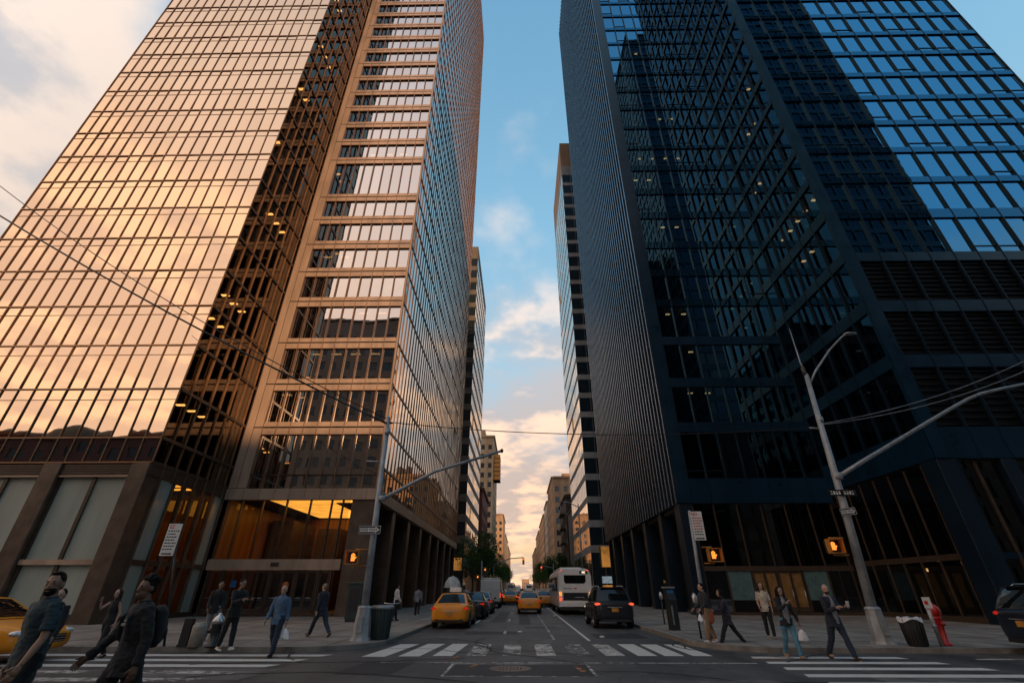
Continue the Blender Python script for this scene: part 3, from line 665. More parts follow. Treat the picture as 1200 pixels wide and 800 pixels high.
# ============================ generic masonry / slab buildings ===========
def block(name, label, x0, x1, y0, y1, H, wall, glz, fh, bay, pw, sh, faces, z0=4.5, group=None, lit=0.0, limit=60, recess=.22, pier_out=0.0, jit=.003, cornice=.4, glzs=None, cat='building'):
    """piers and spandrels standing proud of recessed windows, on a solid core"""
    B = Building(name, label, ((x0+x1)/2, (y0+y1)/2, 0), group, cat)
    w = MB(); e = recess
    w.box(x0+e, x1-e, y0+e, y1-e, SW, H, wall)
    FS = dict(S=(Face((x0, y0), (1, 0), (0, -1)), x1-x0), E=(Face((x1, y0), (0, 1), (1, 0)), y1-y0), W=(Face((x0, y0), (0, 1), (-1, 0)), y1-y0), N=(Face((x0, y1), (1, 0), (0, 1)), x1-x0))
    for k in 'SEWN':
        fc, L = FS[k]
        if k not in faces:
            fc.box(w, e+.002, L-e-.002, SW, H-.05, -e, -.01, wall); continue
        n = max(1, round(L/bay)); W = L/n; nf = int((H-z0-.6)/fh)
        for i in range(n+1): fc.box(w, max(0.003, i*W-pw/2), min(L-.003, i*W+pw/2), SW, H-.02, -e, pier_out, wall)
        for j in range(nf+1): fc.box(w, .004, L-.004, z0+j*fh-sh/2, z0+j*fh+sh/2 if j < nf else H-.03, -e, -.012, wall)
        g = (glzs or {}).get(k, glz)
        for j in range(-1, nf):
            za, zb = (SW+.4, z0-sh/2) if j < 0 else (z0+j*fh+sh/2, z0+(j+1)*fh-sh/2)
            for i in range(n):
                q = 'amber_glow' if random.random() < lit else g
                B.pane(fc, i*W+pw/2, (i+1)*W-pw/2, za, zb, q, k=-e+.03, jit=jit)
    B.part('wall', w)
    if cornice:
        c = MB(); c.box(x0-cornice, x1+cornice, y0-cornice, y1+cornice, H, H+cornice*1.3, wall); c.box(x0+.4, x1-.4, y0+.4, y1-.4, H+cornice*1.3, H+cornice*1.3+.3, 'roof_tar'); B.part('cornice', c)
    B.windows(limit); return B
# beyond the towers, left side of the avenue
zt = A(554, 289, 90)[1]
B = block('office_building', 'slim dark ribbon-window office block right behind the golden tower', -30, -10.2, 90, 118, zt, 'grey_stone', 'street_navy', 3.7, 2.2, .1, 1.35, 'SE', 6, lit=.01, limit=100, cornice=0, recess=.06, glzs=dict(E='street_glass'))
m = MB(); m.box(-17, -10.6, 89.5, 90.0, 4.6, 6.6, 'amber_glow'); m.box(-17.2, -10.4, 89.3, 89.99, 6.61, 6.9, 'dark_bronze'); B.part('shop_sign', m)
block('brick_building', 'dark red brick walk-up between the slim office block and the tan tower', -26, -10.2, 128, 150, A(575, 574, 128)[1], 'red_brick', 'far_glass', 3.5, 2.6, 1.3, 1.6, 'SE', 5, limit=60, cornice=.5)
B = block('apartment_tower', 'tall tan stone tower catching sun, topmost on the left skyline', -27, -10.2, 176, 205, A(580, 512, 176)[1], 'cream_brick', 'far_glass', 3.6, 2.8, 1.4, 1.7, 'SE', 6, limit=100, cornice=.5)
zt = A(580, 512, 176)[1]
m = MB(); m.box(-22, -14, 180, 198, zt+.9, zt+4, 'cream_brick'); B.part('penthouse', m)
m = MB(); za = A(590, 562, 176)[1]; zb = A(590, 532, 176)[1]
m.box(-10.17, -7.6, 176.5, 182, za, zb, 'signal_yellow')
for q in range(6): m.box(-10.1, -7.5, 176.4, 182.1, za+(zb-za)*q/6, za+(zb-za)*q/6+.3, 'dark_bronze')
B.part('hoist', m)
block('apartment_building', 'tan block, first of the low row past the tall tan tower on the left', -28, -10.2, 290, 330, A(591, 603, 290)[1], 'tan_brick', 'far_glass', 3.6, 3, 1.5, 1.8, 'SE', 6, limit=40)
block('apartment_building', 'pale block next after the tan one in the left row', -28, -10.2, 335, 400, A(596, 626, 335)[1], 'cream_brick', 'far_glass', 3.6, 3, 1.5, 1.8, 'SE', 6, limit=40)
block('apartment_building', 'tan block at the far end of the left row above the trees', -28, -10.2, 410, 520, A(600, 640, 410)[1], 'tan_brick', 'far_glass', 3.6, 3, 1.5, 1.8, 'SE', 6, limit=30)
# right side
zt = A(662, 168, 82)[1]
B = block('office_building', 'narrow glazed tower with stone bands and tan top beside the navy tower', 11.7, 34, 82, 107, zt-9, 'grey_band', 'far_glass', 3.9, 2.3, .06, 1.1, 'SW', 7.5, lit=.008, limit=100, cornice=0, recess=.05, glzs=dict(W='street_glass', S='street_navy'))
m = MB(); m.box(11.7, 34, 82, 107, zt-9, zt, 'tan_brick'); m.box(12.5, 33, 83, 106, zt, zt+.4, 'roof_tar'); B.part('roof_storey', m)
m = MB(); m.box(13.2, 19.5, 81.75, 81.96, A(712, 664, 82)[1], A(712, 640, 82)[1], 'amber_glow')
for q in range(5): m.box(13.1+1.6*q, 13.3+1.6*q, 81.6, 81.75, A(712, 664, 82)[1], A(712, 640, 82)[1], 'dark_bronze')
B.part('lit_shopfront', m)
m = MB(); m.box(13.2, 19.5, 81.7, 81.96, A(712, 683, 82)[1], A(712, 675, 82)[1], 'cool_glow'); m.box(13.2, 19.5, 81.72, 81.96, A(712, 699, 82)[1], A(712, 685, 82)[1], 'amber_glow'); B.part('shop_sign', m)
block('office_building', 'plain grey slab squeezed beside the narrow glazed tower', 11.9, 26, 107.6, 118, A(672, 596, 108)[1], 'grey_stone', 'far_glass', 3.8, 4, 2.8, 2.4, 'SW', 6, limit=30, cornice=.2)
B = block('brick_building', 'black brick walk-up with iron fire escapes on the right', 11.7, 26, 120, 140, A(660, 582, 120)[1], 'dark_brick', 'far_glass', 3.4, 2.6, 1.2, 1.6, 'SW', 5, limit=50)
m = MB(); zt = A(660, 582, 120)[1]
for q in range(6):
    z = 5+q*3.4
    if z > zt-2: break
    m.box(10.4, 11.66, 123, 131, z, z+.12, 'iron'); m.box(10.4, 10.46, 123, 131, z+.12, z+1, 'iron')
    m.tube([(11, 123.5, z), (11, 130, z+3.4)], .12, 'iron', 6)
m.build('fire_escape', B.root)
B = block('apartment_building', 'big tan brick block with rooftop tank house on the right', 11.7, 40, 166, 196, A(650, 560, 166)[1], 'tan_brick', 'far_glass', 3.6, 3.0, 1.7, 1.8, 'SW', 6, limit=90)
zt = A(650, 560, 166)[1]; m = MB(); m.box(16, 30, 172, 184, zt+.8, zt+3, 'tan_brick'); m.lathe([(2.6, 0), (2.6, 3), (.2, 4.4)], (25, 177, zt+3), 'dark_brick', 12, False); B.part('roof_tank', m)
for nm, lab, y0, y1, u, v, wl in (('apartment_building', 'narrow dark-topped block directly past the big tan block on the right', 204, 228, 636, 588, 'pale_stone'), ('apartment_building', 'golden tan block halfway along the right row', 236, 290, 632, 603, 'tan_brick'),
        ('apartment_building', 'cream block low in the right row', 300, 360, 627, 622, 'cream_brick'), ('apartment_building', 'last tan block of the right row near the sky gap', 372, 480, 624, 642, 'tan_brick')):
    block(nm, lab, 11.7, 34, y0, y1, A(u, v, y0)[1], wl, 'far_glass', 3.6, 3, 1.5, 1.8, 'SW', 6, limit=30)
block('office_building', 'tiny hazy block closing the far end of the avenue', 2, 14, 800, 830, A(620, 679, 800)[1], 'tan_brick', 'far_glass', 4, 3, 1.5, 2, 'S', 3, limit=10)
block('office_building', 'long out-of-view block added far behind the junction to shade the street', 16, 150, -210, -172, 61, 'brown_stone', 'dull_glass', 4, 4, 1.2, 1.7, 'NE', limit=0)  # added unseen, keeps the low sun off the street and lower facades
# across the junction, seen in the mirror glass
block('office_building', 'mid-rise across the junction mirrored in the golden recess', -62, -24, -75, -30, 61, 'brown_stone', 'dull_glass', 3.8, 3.2, 1.2, 1.7, 'NEW', limit=0)
B = block('apartment_building', 'low brick block across the junction mirrored in the golden front', -135, -68, -70, -32, 27, 'red_brick', 'dull_glass', 3.6, 3.2, 1.5, 1.8, 'NE', limit=0)
for x, r in ((-128, 7), (-117, 6), (-104, 5), (-95, 8), (-84, 6), (-76, 5)):
    m = MB(); m.ell((x, -42, 27.2), (r, 6, r*.75), 'dark_brick'); B.part('roof_dome', m)
block('office_building', 'dark block across the junction mirrored low in the navy recess', 17.5, 43, -46, -32, 84, 'navy_metal', 'dull_glass', 3.8, 2.2, .4, 1.2, 'NW', limit=0)
block('office_building', 'tall dark slab across the junction mirrored in the navy front', 37, 79, -48, -14, 165, 'navy_metal', 'dull_glass', 3.8, 2.2, .4, 1.2, 'NW', limit=0)
block('office_building', 'lower dark block across the junction mirrored at the foot of the navy glass', 82, 140, -50, -18, 50, 'dark_brick', 'dull_glass', 3.8, 2.6, .8, 1.4, 'NW', limit=0)
# ------------------------------------------------------------------ sky and sun
SE, SDIR = math.radians(13), Vector((.32, -.95, 0)).normalized()
GDIR = Vector((-.62, -.785, 0)).normalized()      # direction of the golden glow painted into the sky, apart from the sun
world = bpy.data.worlds.new('World'); SC.world = world; world.use_nodes = True
nt = world.node_tree; nt.nodes.clear()
wo = nt.nodes.new('ShaderNodeOutputWorld'); bg = nt.nodes.new('ShaderNodeBackground'); bg.inputs[1].default_value = .1
nt.links.new(bg.outputs[0], wo.inputs[0])
sky = nt.nodes.new('ShaderNodeTexSky'); sky.sky_type = 'NISHITA'; sky.sun_disc = False; sky.sun_elevation = SE; sky.sun_rotation = math.atan2(SDIR.x, SDIR.y)
tc = nt.nodes.new('ShaderNodeTexCoord'); sx = nt.nodes.new('ShaderNodeSeparateXYZ'); nt.links.new(tc.outputs['Generated'], sx.inputs[0])
X, Y, Z = sx.outputs
zc = mth(nt, 'MAXIMUM', Z, 0.0)
ramp = nt.nodes.new('ShaderNodeValToRGB'); nt.links.new(zc, ramp.inputs[0]); e = ramp.color_ramp.elements
stops = [(0, (.92, .52, .21)), (.1, (.82, .5, .28)), (.25, (.54, .47, .43)), (.42, (.36, .58, .72)), (.7, (.24, .5, .71)), (.95, (.15, .37, .58))]
e[0].position, e[0].color = stops[0][0], stops[0][1]+(1,); e[1].position, e[1].color = stops[-1][0], stops[-1][1]+(1,)
for p, c in stops[1:-1]: q = e.new(p); q.color = c+(1,)
base = mixc(nt, .25, ramp.outputs[0], mixc(nt, 1.0, sky.outputs[0], (.1, .1, .1), 'MULTIPLY'))
# golden glow painted at back left for the glass to mirror, not round the sun
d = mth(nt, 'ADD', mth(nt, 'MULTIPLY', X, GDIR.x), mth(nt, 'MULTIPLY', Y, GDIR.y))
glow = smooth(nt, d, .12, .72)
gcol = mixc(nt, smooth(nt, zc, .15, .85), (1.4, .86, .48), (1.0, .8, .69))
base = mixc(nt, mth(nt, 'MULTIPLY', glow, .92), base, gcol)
# colder blue painted at back right, though the sun lamp stands on that side
cold = smooth(nt, mth(nt, 'SUBTRACT', mth(nt, 'MULTIPLY', X, .75), mth(nt, 'MULTIPLY', Y, .66)), .15, .8)
base = mixc(nt, mth(nt, 'MULTIPLY', cold, .8), base, mixc(nt, smooth(nt, zc, .0, .5), (.4, .5, .58), (.2, .48, .72)))
# clouds laid on a high flat sheet
den = mth(nt, 'ADD', zc, .16)
cx, cy = mth(nt, 'DIVIDE', X, den), mth(nt, 'DIVIDE', Y, den)
cv = nt.nodes.new('ShaderNodeCombineXYZ'); nt.links.new(cx, cv.inputs[0]); nt.links.new(cy, cv.inputs[1]); cv.inputs[2].default_value = 3.7
CLX = 10.4
def fbm(scale, detail, rough, off=0.0):
    n = nt.nodes.new('ShaderNodeTexNoise'); n.inputs['Scale'].default_value = scale; n.inputs['Detail'].default_value = detail; n.inputs['Roughness'].default_value = rough
    mp = nt.nodes.new('ShaderNodeMapping'); mp.inputs['Location'].default_value = (off, off*.7, 0); nt.links.new(cv.outputs[0], mp.inputs[0]); nt.links.new(mp.outputs[0], n.inputs['Vector'])
    return n.outputs[0]
n1 = fbm(1.0, 8, .52, CLX)
n2 = fbm(1.0, 8, .52, CLX+.08)
left = smooth(nt, mth(nt, 'MULTIPLY', X, -1.0), .25, .65)
lowcover = mth(nt, 'SUBTRACT', 1.0, smooth(nt, zc, .45, .75))
cover = mth(nt, 'ADD', mth(nt, 'MULTIPLY', lowcover, .225), mth(nt, 'MULTIPLY', left, .085))
cover = mth(nt, 'SUBTRACT', cover, mth(nt, 'MULTIPLY', smooth(nt, X, .35, .7), .1))
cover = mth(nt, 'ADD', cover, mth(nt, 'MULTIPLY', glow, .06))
cover = mth(nt, 'ADD', cover, mth(nt, 'MULTIPLY', mth(nt, 'MULTIPLY', smooth(nt, Y, .55, .85), lowcover), .035))
v = mth(nt, 'ADD', n1, cover)
dens = smooth(nt, v, .6, .74)
lit = smooth(nt, mth(nt, 'SUBTRACT', n1, n2), -.02, .045)
shade = mixc(nt, smooth(nt, zc, .1, .55), (.52, .4, .34), (.46, .46, .49))
bright = mixc(nt, smooth(nt, zc, .05, .7), (1.0, .64, .41), (.95, .76, .63))
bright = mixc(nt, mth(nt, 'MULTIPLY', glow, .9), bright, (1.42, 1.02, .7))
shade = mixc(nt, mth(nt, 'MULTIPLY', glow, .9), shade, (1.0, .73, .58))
ccol = mixc(nt, lit, shade, bright)
ccol = mixc(nt, mth(nt, 'MULTIPLY', mth(nt, 'MULTIPLY', left, smooth(nt, Y, .2, .5)), .6), ccol, (.62, .5, .42))
ccol = mixc(nt, mth(nt, 'MULTIPLY', cold, .75), ccol, (.42, .54, .64))
final = mixc(nt, mth(nt, 'MULTIPLY', dens, .88), base, ccol)
final = mixc(nt, smooth(nt, mth(nt, 'MULTIPLY', Z, -1.0), 0.0, .05), final, (.1, .09, .08))
final = mixc(nt, 1.0, final, (12.8, 12.8, 12.8), 'MULTIPLY')
nt.links.new(final, bg.inputs[0])
sun = bpy.data.lights.new('sun', 'SUN'); sun.energy = 2.8; sun.angle = math.radians(.5); sun.color = (1.0, .6, .3)
so = bpy.data.objects.new('sun', sun); COL.objects.link(so)
so.rotation_euler = (SDIR*math.cos(SE)+Vector((0, 0, math.sin(SE)))).to_track_quat('Z', 'Y').to_euler()

# ------------------------------------------------------------------ ground
m = MB(); m.quad((-3000, -3000, -.03), (3000, -3000, -.03), (3000, 3000, -.03), (-3000, 3000, -.03), 'ground'); struct('ground', m)
m = MB(); m.quad((-160, -140, 0), (160, -140, 0), (160, 900, 0), (-160, 900, 0), 'asphalt'); struct('road', m)
KL, KR, KF = -4.5, 5.65, 16.1
def corner(cx, cy, r, a0, a1, n=8): return [(cx+r*math.cos(math.radians(a0+(a1-a0)*i/n)), cy+r*math.sin(math.radians(a0+(a1-a0)*i/n))) for i in range(n+1)]
def sidewalk(edge, closing):
    """edge: the kerb line, paved side on its left; closing: rest of the outline"""
    P = [Vector((x, y, 0)) for x, y in edge]; ins = []
    for i, p in enumerate(P):
        t = (P[min(i+1, len(P)-1)]-P[max(i-1, 0)]).normalized(); ins.append(p+Vector((-t.y, t.x, 0))*.16)
    k = MB()
    k.prism([(p.x, p.y) for p in P]+[(p.x, p.y) for p in reversed(ins)], 0.0, SW+.004, 'kerb_stone'); struct('kerb', k)
    s = MB(); s.prism([(p.x, p.y) for p in ins]+closing, 0.0, SW, 'sidewalk_concrete'); struct('sidewalk', s)
r = 2.4
sidewalk([(KL, 880), (KL, 300), (KL, 60)]+list(reversed(corner(KL-r, KF+r, r, -90, 0)))+[(-60, KF), (-155, KF)], [(-155, 880)]) if False else None
sidewalk([(-155, KF), (-60, KF)]+corner(KL-r, KF+r, r, -90, 0)+[(KL, 60), (KL, 300), (KL, 880)], [(-155, 880)])
sidewalk([(KR, 880), (KR, 300), (KR, 60)]+corner(KR+r, KF+r, r, 180, 270)+[(60, KF), (155, KF)], [(155, 880)])
sidewalk([(155, -7), (60, -7)]+corner(KR+r, -7-r, r, 90, 180)+[(KR, -130)], [(155, -130)])
sidewalk([(KL, -130)]+corner(KL-r, -7-r, r, 0, 90)+[(-60, -7), (-155, -7)], [(-155, -130)])
def mark(name, quads, m, z=.004):
    b = MB()
    for q in quads: b.quad(*[(x, y, z) for x, y in q], m)
    return struct(name, b)
def bar(x0, x1, y0, y1, sk=0.0): return [(x0, y0), (x1, y0), (x1+sk, y1), (x0+sk, y1)]
# crosswalk over the avenue: continental bars, worn away in the wheel tracks
fresh = [bar(KL+.15, KL+.8, 15.1, 18.5, .35), bar(-3.0, -2.35, 15.1, 18.5), bar(-1.75+.1, -1.2+.1, 15.1, 18.5) if False else bar(KL+1.0+.0, KL+1.02, 15.1, 15.12)]
fresh = [bar(-4.45, -3.8, 15.1, 18.4, .32), bar(-3.45, -2.85, 15.2, 18.5, .25), bar(-2.5, -1.95, 15.3, 18.5, .15), bar(3.3, 3.85, 15.4, 18.5), bar(4.05, 4.6, 15.4, 18.4), bar(4.85, 5.4, 15.4, 18.4)]
worn = [bar(-1.55, -1.0, 15.4, 18.5), bar(-.55, 0, 15.4, 18.4), bar(.45, 1.0, 15.4, 18.4), bar(1.45, 2.0, 15.4, 18.4), bar(2.4, 2.95, 15.4, 18.5)]
mark('crosswalk_markings', fresh, 'road_paint'); mark('worn_crosswalk_markings', worn, 'worn_paint')
# crosswalks over the side street, bars run along it
ql, qr = [], []
for i in range(8):
    y = 15.35-.98*i
    ql.append([(-15.5+.6*i if i < 4 else -14+.3*i, y-.22), (-5.6-.3*i, y-.22), (-5.4-.3*i, y+.2), (-15.2+.6*i if i < 4 else -13.6+.3*i, y+.2)])
    qr.append([(6.3-.05*i, y-.45), (10.5+.3*i, y-.45), (10.4+.3*i, y-.06), (6.4-.05*i, y-.06)])
mark('crosswalk_markings', ql[:2]+ql[2:3], 'road_paint'); mark('worn_crosswalk_markings', ql[3:], 'worn_paint'); mark('crosswalk_markings', qr, 'road_paint')
mark('stop_line', [bar(12.2, 15.6, 14.75, 14.95), bar(-3.6, 6, 13.95, 14.05)], 'worn_paint')
lane = [bar(-2.75+.0, -2.63, 20.3+9*i, 23.3+9*i) for i in range(1)]
lane = [[(-2.56+.075*9*i/9, 28.6+9*i), (-2.44+.075*9*i/9, 28.6+9*i), (-2.4+.075*i, 31.8+9*i), (-2.52+.075*i, 31.8+9*i)] for i in range(10)]
mark('lane_dashes', lane, 'road_paint'); 
mark('lane_dashes', [bar(-.75, -.63, 21+9*i, 24+9*i) for i in range(14)], 'worn_paint')
mark('lane_line', [[(2.44, 19.6), (2.56, 19.6), (2.72, 46), (2.6, 46)], [(2.6, 46.3), (2.72, 46.3), (2.95, 160), (2.83, 160)]], 'road_paint')
mark('lane_line', [[(1.2, 20), (1.28, 20), (1.35, 80), (1.27, 80)]], 'worn_paint')
mark('utility_marks', [bar(-2.05, -1.95, 14.2, 15.3, .25), bar(-1.3, -1.2, 13.1, 14.4, .3), bar(1.35, 1.5, 12.6, 14.2, -.1), bar(5.3, 7.0, 14.6, 14.72), bar(5.9, 6.0, 14.4, 15.2)], 'orange_paint')
mark('asphalt_patch', [bar(-1.7, 1.6, 12.0, 13.7, .1), bar(-2.4, -.2, 22.2, 23.6), bar(.2, 2.1, 25.5, 26.3), bar(-1.7, -.9, 30, 44), bar(2.9, 4.9, 20.5, 22.6), bar(-4.2, -2.9, 12.2, 14.1, .2), bar(5.6, 9.4, 9.6, 11.4, -.3), bar(-9, -6.6, 9.2, 11.0, .2), bar(-.1, .55, 28, 60)], 'asphalt_patch', .003)
mark('asphalt_patch', [bar(-.2, 1.1, 18.9, 20.6, .1), bar(-3.9, -2.6, 20.2, 21.6), bar(-8.5, -5.9, 11.4, 12.9, .3), bar(7.5, 10.2, 11.0, 12.2, -.2), bar(1.7, 2.2, 24, 52), bar(-2.3, -1.9, 24, 40), bar(2.6, 5.2, 10.2, 11.6)], 'asphalt_worn', .0035)
mark('patch_outline', [bar(-1.75, -1.68, 12, 13.75), bar(1.6, 1.67, 12, 13.75), bar(-1.75, 1.67, 13.76, 13.83), bar(-1.75, 1.67, 11.93, 12.0)], 'worn_paint')
tar = []
for k in range(14):
    x, y = random.uniform(-9, 9), random.uniform(10, 24); a = random.uniform(0, PI)
    for j in range(14):
        nx, ny = x+.5*math.cos(a), y+.5*math.sin(a); a += random.uniform(-.4, .4); px, py = -math.sin(a)*.03, math.cos(a)*.03
        tar.append([(x-px, y-py), (nx-px, ny-py), (nx+px, ny+py), (x+px, y+py)]); x, y = nx, ny
b = MB()
for i, q in enumerate(tar): b.quad(*[(x, y, .005+.00005*i) for x, y in q], 'asphalt_patch')
struct('tar_seams', b)
x, y = G(598, 783); m = MB(); m.lathe([(.5, 0), (.5, .01), (.44, .013), (.43, .008), (.01, .009)], (0, 0, 0), 'iron', 28, False)
for i in range(-4, 5):
    for j in range(-4, 5):
        if i*i+j*j < 17: m.box(i*.085-.025, i*.085+.025, j*.085-.025, j*.085+.025, .008, .014, 'iron')
solo('manhole_cover', m, 'round studded iron manhole cover in the middle of the road', 'manhole cover', (x, y, 0))
for k, (u, v) in enumerate(((648, 722), (703, 747), (607, 741))):
    x, y = G(u, v); m = MB(); m.tube([(0, 0, .03), (.12, .03, .035), (.2, 0, .02)], [.03, .045, .02], 'bag_white', 6)
    solo('paper_scrap', m, ['crumpled white paper scrap on the lane line near the bus', 'white paper scrap on the road behind the dark suv', 'small white scrap lying mid-road before the taxi'][k], 'litter', (x, y, 0))

# ------------------------------------------------------------------ poles, signals, signs
def octo(mb, c, r0, r1, z0, z1, m): 
    mb.add([(c[0]+r*math.cos(PI/8+k*PI/4), c[1]+r*math.sin(PI/8+k*PI/4), z) for r, z in ((r0, z0), (r1, z1)) for k in range(8)],
           [tuple(range(7, -1, -1)), tuple(range(8, 16))]+[(k, (k+1) % 8, 8+(k+1) % 8, 8+k) for k in range(8)], m)
def pole_base(root):
    m = MB(); octo(m, (0, 0), .36, .34, 0, .08, 'pole_paint'); octo(m, (0, 0), .3, .22, .08, .95, 'pole_paint'); octo(m, (0, 0), .24, .19, .95, 1.02, 'pole_paint'); m.box(-.1, .1, -.32, -.27, .25, .7, 'pole_paint')
    return m.build('base', root)
def ped_signal(root, x, y, z, dirx, hand=True):
    """crossing signal in an orange cage, face to the junction; dirx: which side the bracket comes from"""
    m = MB(); m.rbox(x-.2, x+.2, y-.06, y+.1, z-.19, z+.19, 'sign_black', .03); m.box(x-.19, x+.19, y-.125, y-.1, z-.17, z+.17, 'sign_black')
    for q in range(2): m.box(x-.24, x+.24, y-.34, y-.1, z+.2-.43*q, z+.225-.43*q, 'signal_yellow')
    for q in range(2): m.box(x-.24+.455*q, x-.215+.455*q, y-.34, y-.1, z-.2, z+.2, 'signal_yellow')
    m.tube([(x, y, z+.2), (x, y, z+.27), (x+dirx, y, z+.27)], .028, 'signal_yellow', 6); m.tube([(x, y, z-.2), (x, y, z-.27), (x+dirx, y, z-.27)], .028, 'signal_yellow', 6)
    s = m.build('crossing_signal', root)
    h = MB()                                             # raised hand
    h.rbox(x-.08, x+.06, y-.14, y-.127, z-.12, z+.02, 'signal_orange', .004)
    for q, l in enumerate((.09, .12, .115, .09)): h.box(x-.08+.036*q, x-.052+.036*q, y-.14, y-.127, z+.0, z+.02+l, 'signal_orange')
    h.quad((x+.06, y-.134, z-.06), (x+.12, y-.134, z+.0), (x+.1, y-.134, z+.03), (x+.06, y-.134, z-.0), 'signal_orange')
    h.build('lit_hand', s); return s
def one_way(root, x, y, z, w=.75, h=.25, rot=0.0, left=False):
    m = MB(); ux = Vector((math.cos(rot), 0, math.sin(rot))); uz = Vector((-math.sin(rot), 0, math.cos(rot))); o = Vector((x, y, z))
    def P(a, b, k=0): return o+ux*a+uz*b+Vector((0, -k, 0))
    m.add([P(-w/2, -h/2, k) for k in (0,)]+[P(w/2, -h/2), P(w/2, h/2), P(-w/2, h/2), P(-w/2, -h/2, .012), P(w/2, -h/2, .012), P(w/2, h/2, .012), P(-w/2, h/2, .012)],
          [(0, 3, 2, 1), (4, 5, 6, 7), (0, 1, 5, 4), (1, 2, 6, 5), (2, 3, 7, 6), (3, 0, 4, 7)], 'sign_black')
    e = .012                                             # thin white border
    for a0, a1, b0, b1 in ((-w/2+e, w/2-e, h/2-2*e, h/2-e), (-w/2+e, w/2-e, -h/2+e, -h/2+2*e), (-w/2+e, -w/2+2*e, -h/2+e, h/2-e), (w/2-2*e, w/2-e, -h/2+e, h/2-e)):
        m.quad(P(a0, b0, .015), P(a1, b0, .015), P(a1, b1, .015), P(a0, b1, .015), 'sign_white')
    s = -1 if left else 1
    m.add([P(s*a, b, .015) for a, b in ((-w*.44, -h*.24), (w*.25, -h*.24), (w*.25, -h*.38), (w*.45, 0), (w*.25, h*.38), (w*.25, h*.24), (-w*.44, h*.24))], [(0, 1, 2, 3, 4, 5, 6)] if s > 0 else [(6, 5, 4, 3, 2, 1, 0)], 'sign_white')
    text_mb(m, 'ONE WAY', P(-.04*s*w, 0, .016), ux, uz, h*.44, 'sign_black', off=.003)
    return m.build('one_way_sign', root)
# left corner pole
x, y = G(422, 750, SW)
R_ = thing('signal_pole', 'grey signal pole with long plain arm beside the dark green bin, left corner', 'signal pole', (x, y, SW), 0, 'signal poles at the junction')
pole_base(R_); k = y/19.6
sc = lambda p: ((p[0]*k-x), 0, (p[1]-CH)*k+CH-SW)
def PA(u, v): a, z = A(u, v, y); return (a-x, 0, z-SW)
m = MB(); t = PA(455, 490); m.tube([(0, 0, 1.0), (t[0]*.3, 0, t[2]*.4), (t[0], 0, t[2])], [.14, .12, .08], 'pole_paint', 12); m.ell((t[0], 0, t[2]), (.09, .09, .1), 'pole_paint', 10, 6)
m.build('pole', R_)
m = MB(); a, b = PA(448, 584), PA(588, 528); mid = PA(510, 552)
m.tube([a, (a[0]+.4, 0, a[2]+.2), mid, b], [.08, .075, .06, .05], 'pole_paint', 10); m.ell(b, (.07, .07, .09), 'sign_black', 8, 6); m.lathe([(.15, -.1), (.15, .1)], a, 'pole_paint', 10); m.build('mast_arm', R_)
m = MB(); c = PA(440, 540); m.tube([(c[0]-.35, 0, c[2]), (c[0]+.35, 0, c[2]-.03)], .03, 'pole_paint', 6); c = PA(455, 496); m.tube([(c[0]-.12, -.1, c[2]), (c[0]+.15, .1, c[2]+.05)], .04, 'sign_black', 6); m.lathe([(.1, 0), (.1, .25)], (c[0], 0, c[2]-.5), 'galvanised', 8)
m.build('bracket', R_)
c = PA(435, 621); one_way(R_, c[0], -.16, c[2], .82, .3, 0.0)
c = PA(414, 653); ped_signal(R_, c[0]+.05, -.02, c[2], .55)
LT = (x+PA(455, 497)[0], y, PA(455, 497)[2]+SW)
# right corner pole
x, y = G(1036, 754, SW)
R_ = thing('signal_pole', 'grey lamp and signal pole with curved lamp arm, right corner by the black bin', 'signal pole', (x, y, SW), 0, 'signal poles at the junction')
pole_base(R_)
t = PA(945, 440); m = MB(); m.tube([(0, 0, 1.0), (t[0]*.45, 0, t[2]*.45), t], [.15, .125, .085], 'pole_paint', 12); m.ell(t, (.09, .09, .1), 'pole_paint', 10, 6); m.build('pole', R_)
m = MB(); a = PA(948, 452); m.tube([a, PA(956, 434), PA(972, 410), PA(986, 395), PA(993, 390), PA(999, 390)], [.05, .045, .04, .035, .05, .04], 'galvanised', 8); lamp = m.build('lamp_arm', R_)
c = PA(996, 391); m = MB(); m.ell(c, (.3, .12, .06), 'galvanised', 10, 6); m.build('lamp_head', lamp)
m = MB(); m.tube([t, PA(938, 425), PA(925, 385)], [.04, .03, .012], 'galvanised', 6); m.tube([PA(944, 440), PA(940, 430)], .07, 'iron', 8); m.build('antenna', R_)
m = MB(); m.tube([PA(983, 558), PA(1010, 541), PA(1060, 511), PA(1110, 481), PA(1135, 467), PA(1150, 461), PA(1175, 455), PA(1210, 448), PA(1260, 441)], [.085, .08, .075, .07, .065, .065, .06, .055, .05], 'galvanised', 10)
m.lathe([(.17, -.12), (.17, .12)], PA(981, 558), 'pole_paint', 10); m.build('mast_arm', R_)
m = MB(); c = PA(962, 501); m.tube([(c[0]-.45, 0, c[2]), (c[0]+.1, 0, c[2]-.05)], .03, 'galvanised', 6); m.lathe([(.12, -.1), (.12, .1)], PA(961, 492), 'pole_paint', 8); m.build('bracket', R_)
c = PA(990, 600); one_way(R_, c[0], -.18, c[2], .58, .25, .12)
c = PA(984, 578); m = MB(); m.box(c[0]-.5, c[0]+.5, -.16, -.145, c[2]-.11, c[2]+.11, 'sign_black')
for q in range(9):                                       # unreadable lettering of the street name plate
    xx = c[0]-.42+.095*q
    if q in (4,): continue
    m.box(xx, xx+.06, -.163, -.16, c[2]-.06, c[2]-.03+.08*random.random(), 'sign_white'); m.box(xx, xx+.06, -.163, -.16, c[2]+.03, c[2]+.055, 'sign_white')
m.build('street_name_plate', R_)
c = PA(974, 640); ped_signal(R_, c[0], -.02, c[2], .5)
RT = (x+PA(958, 500)[0], y, PA(958, 500)[2]+SW)
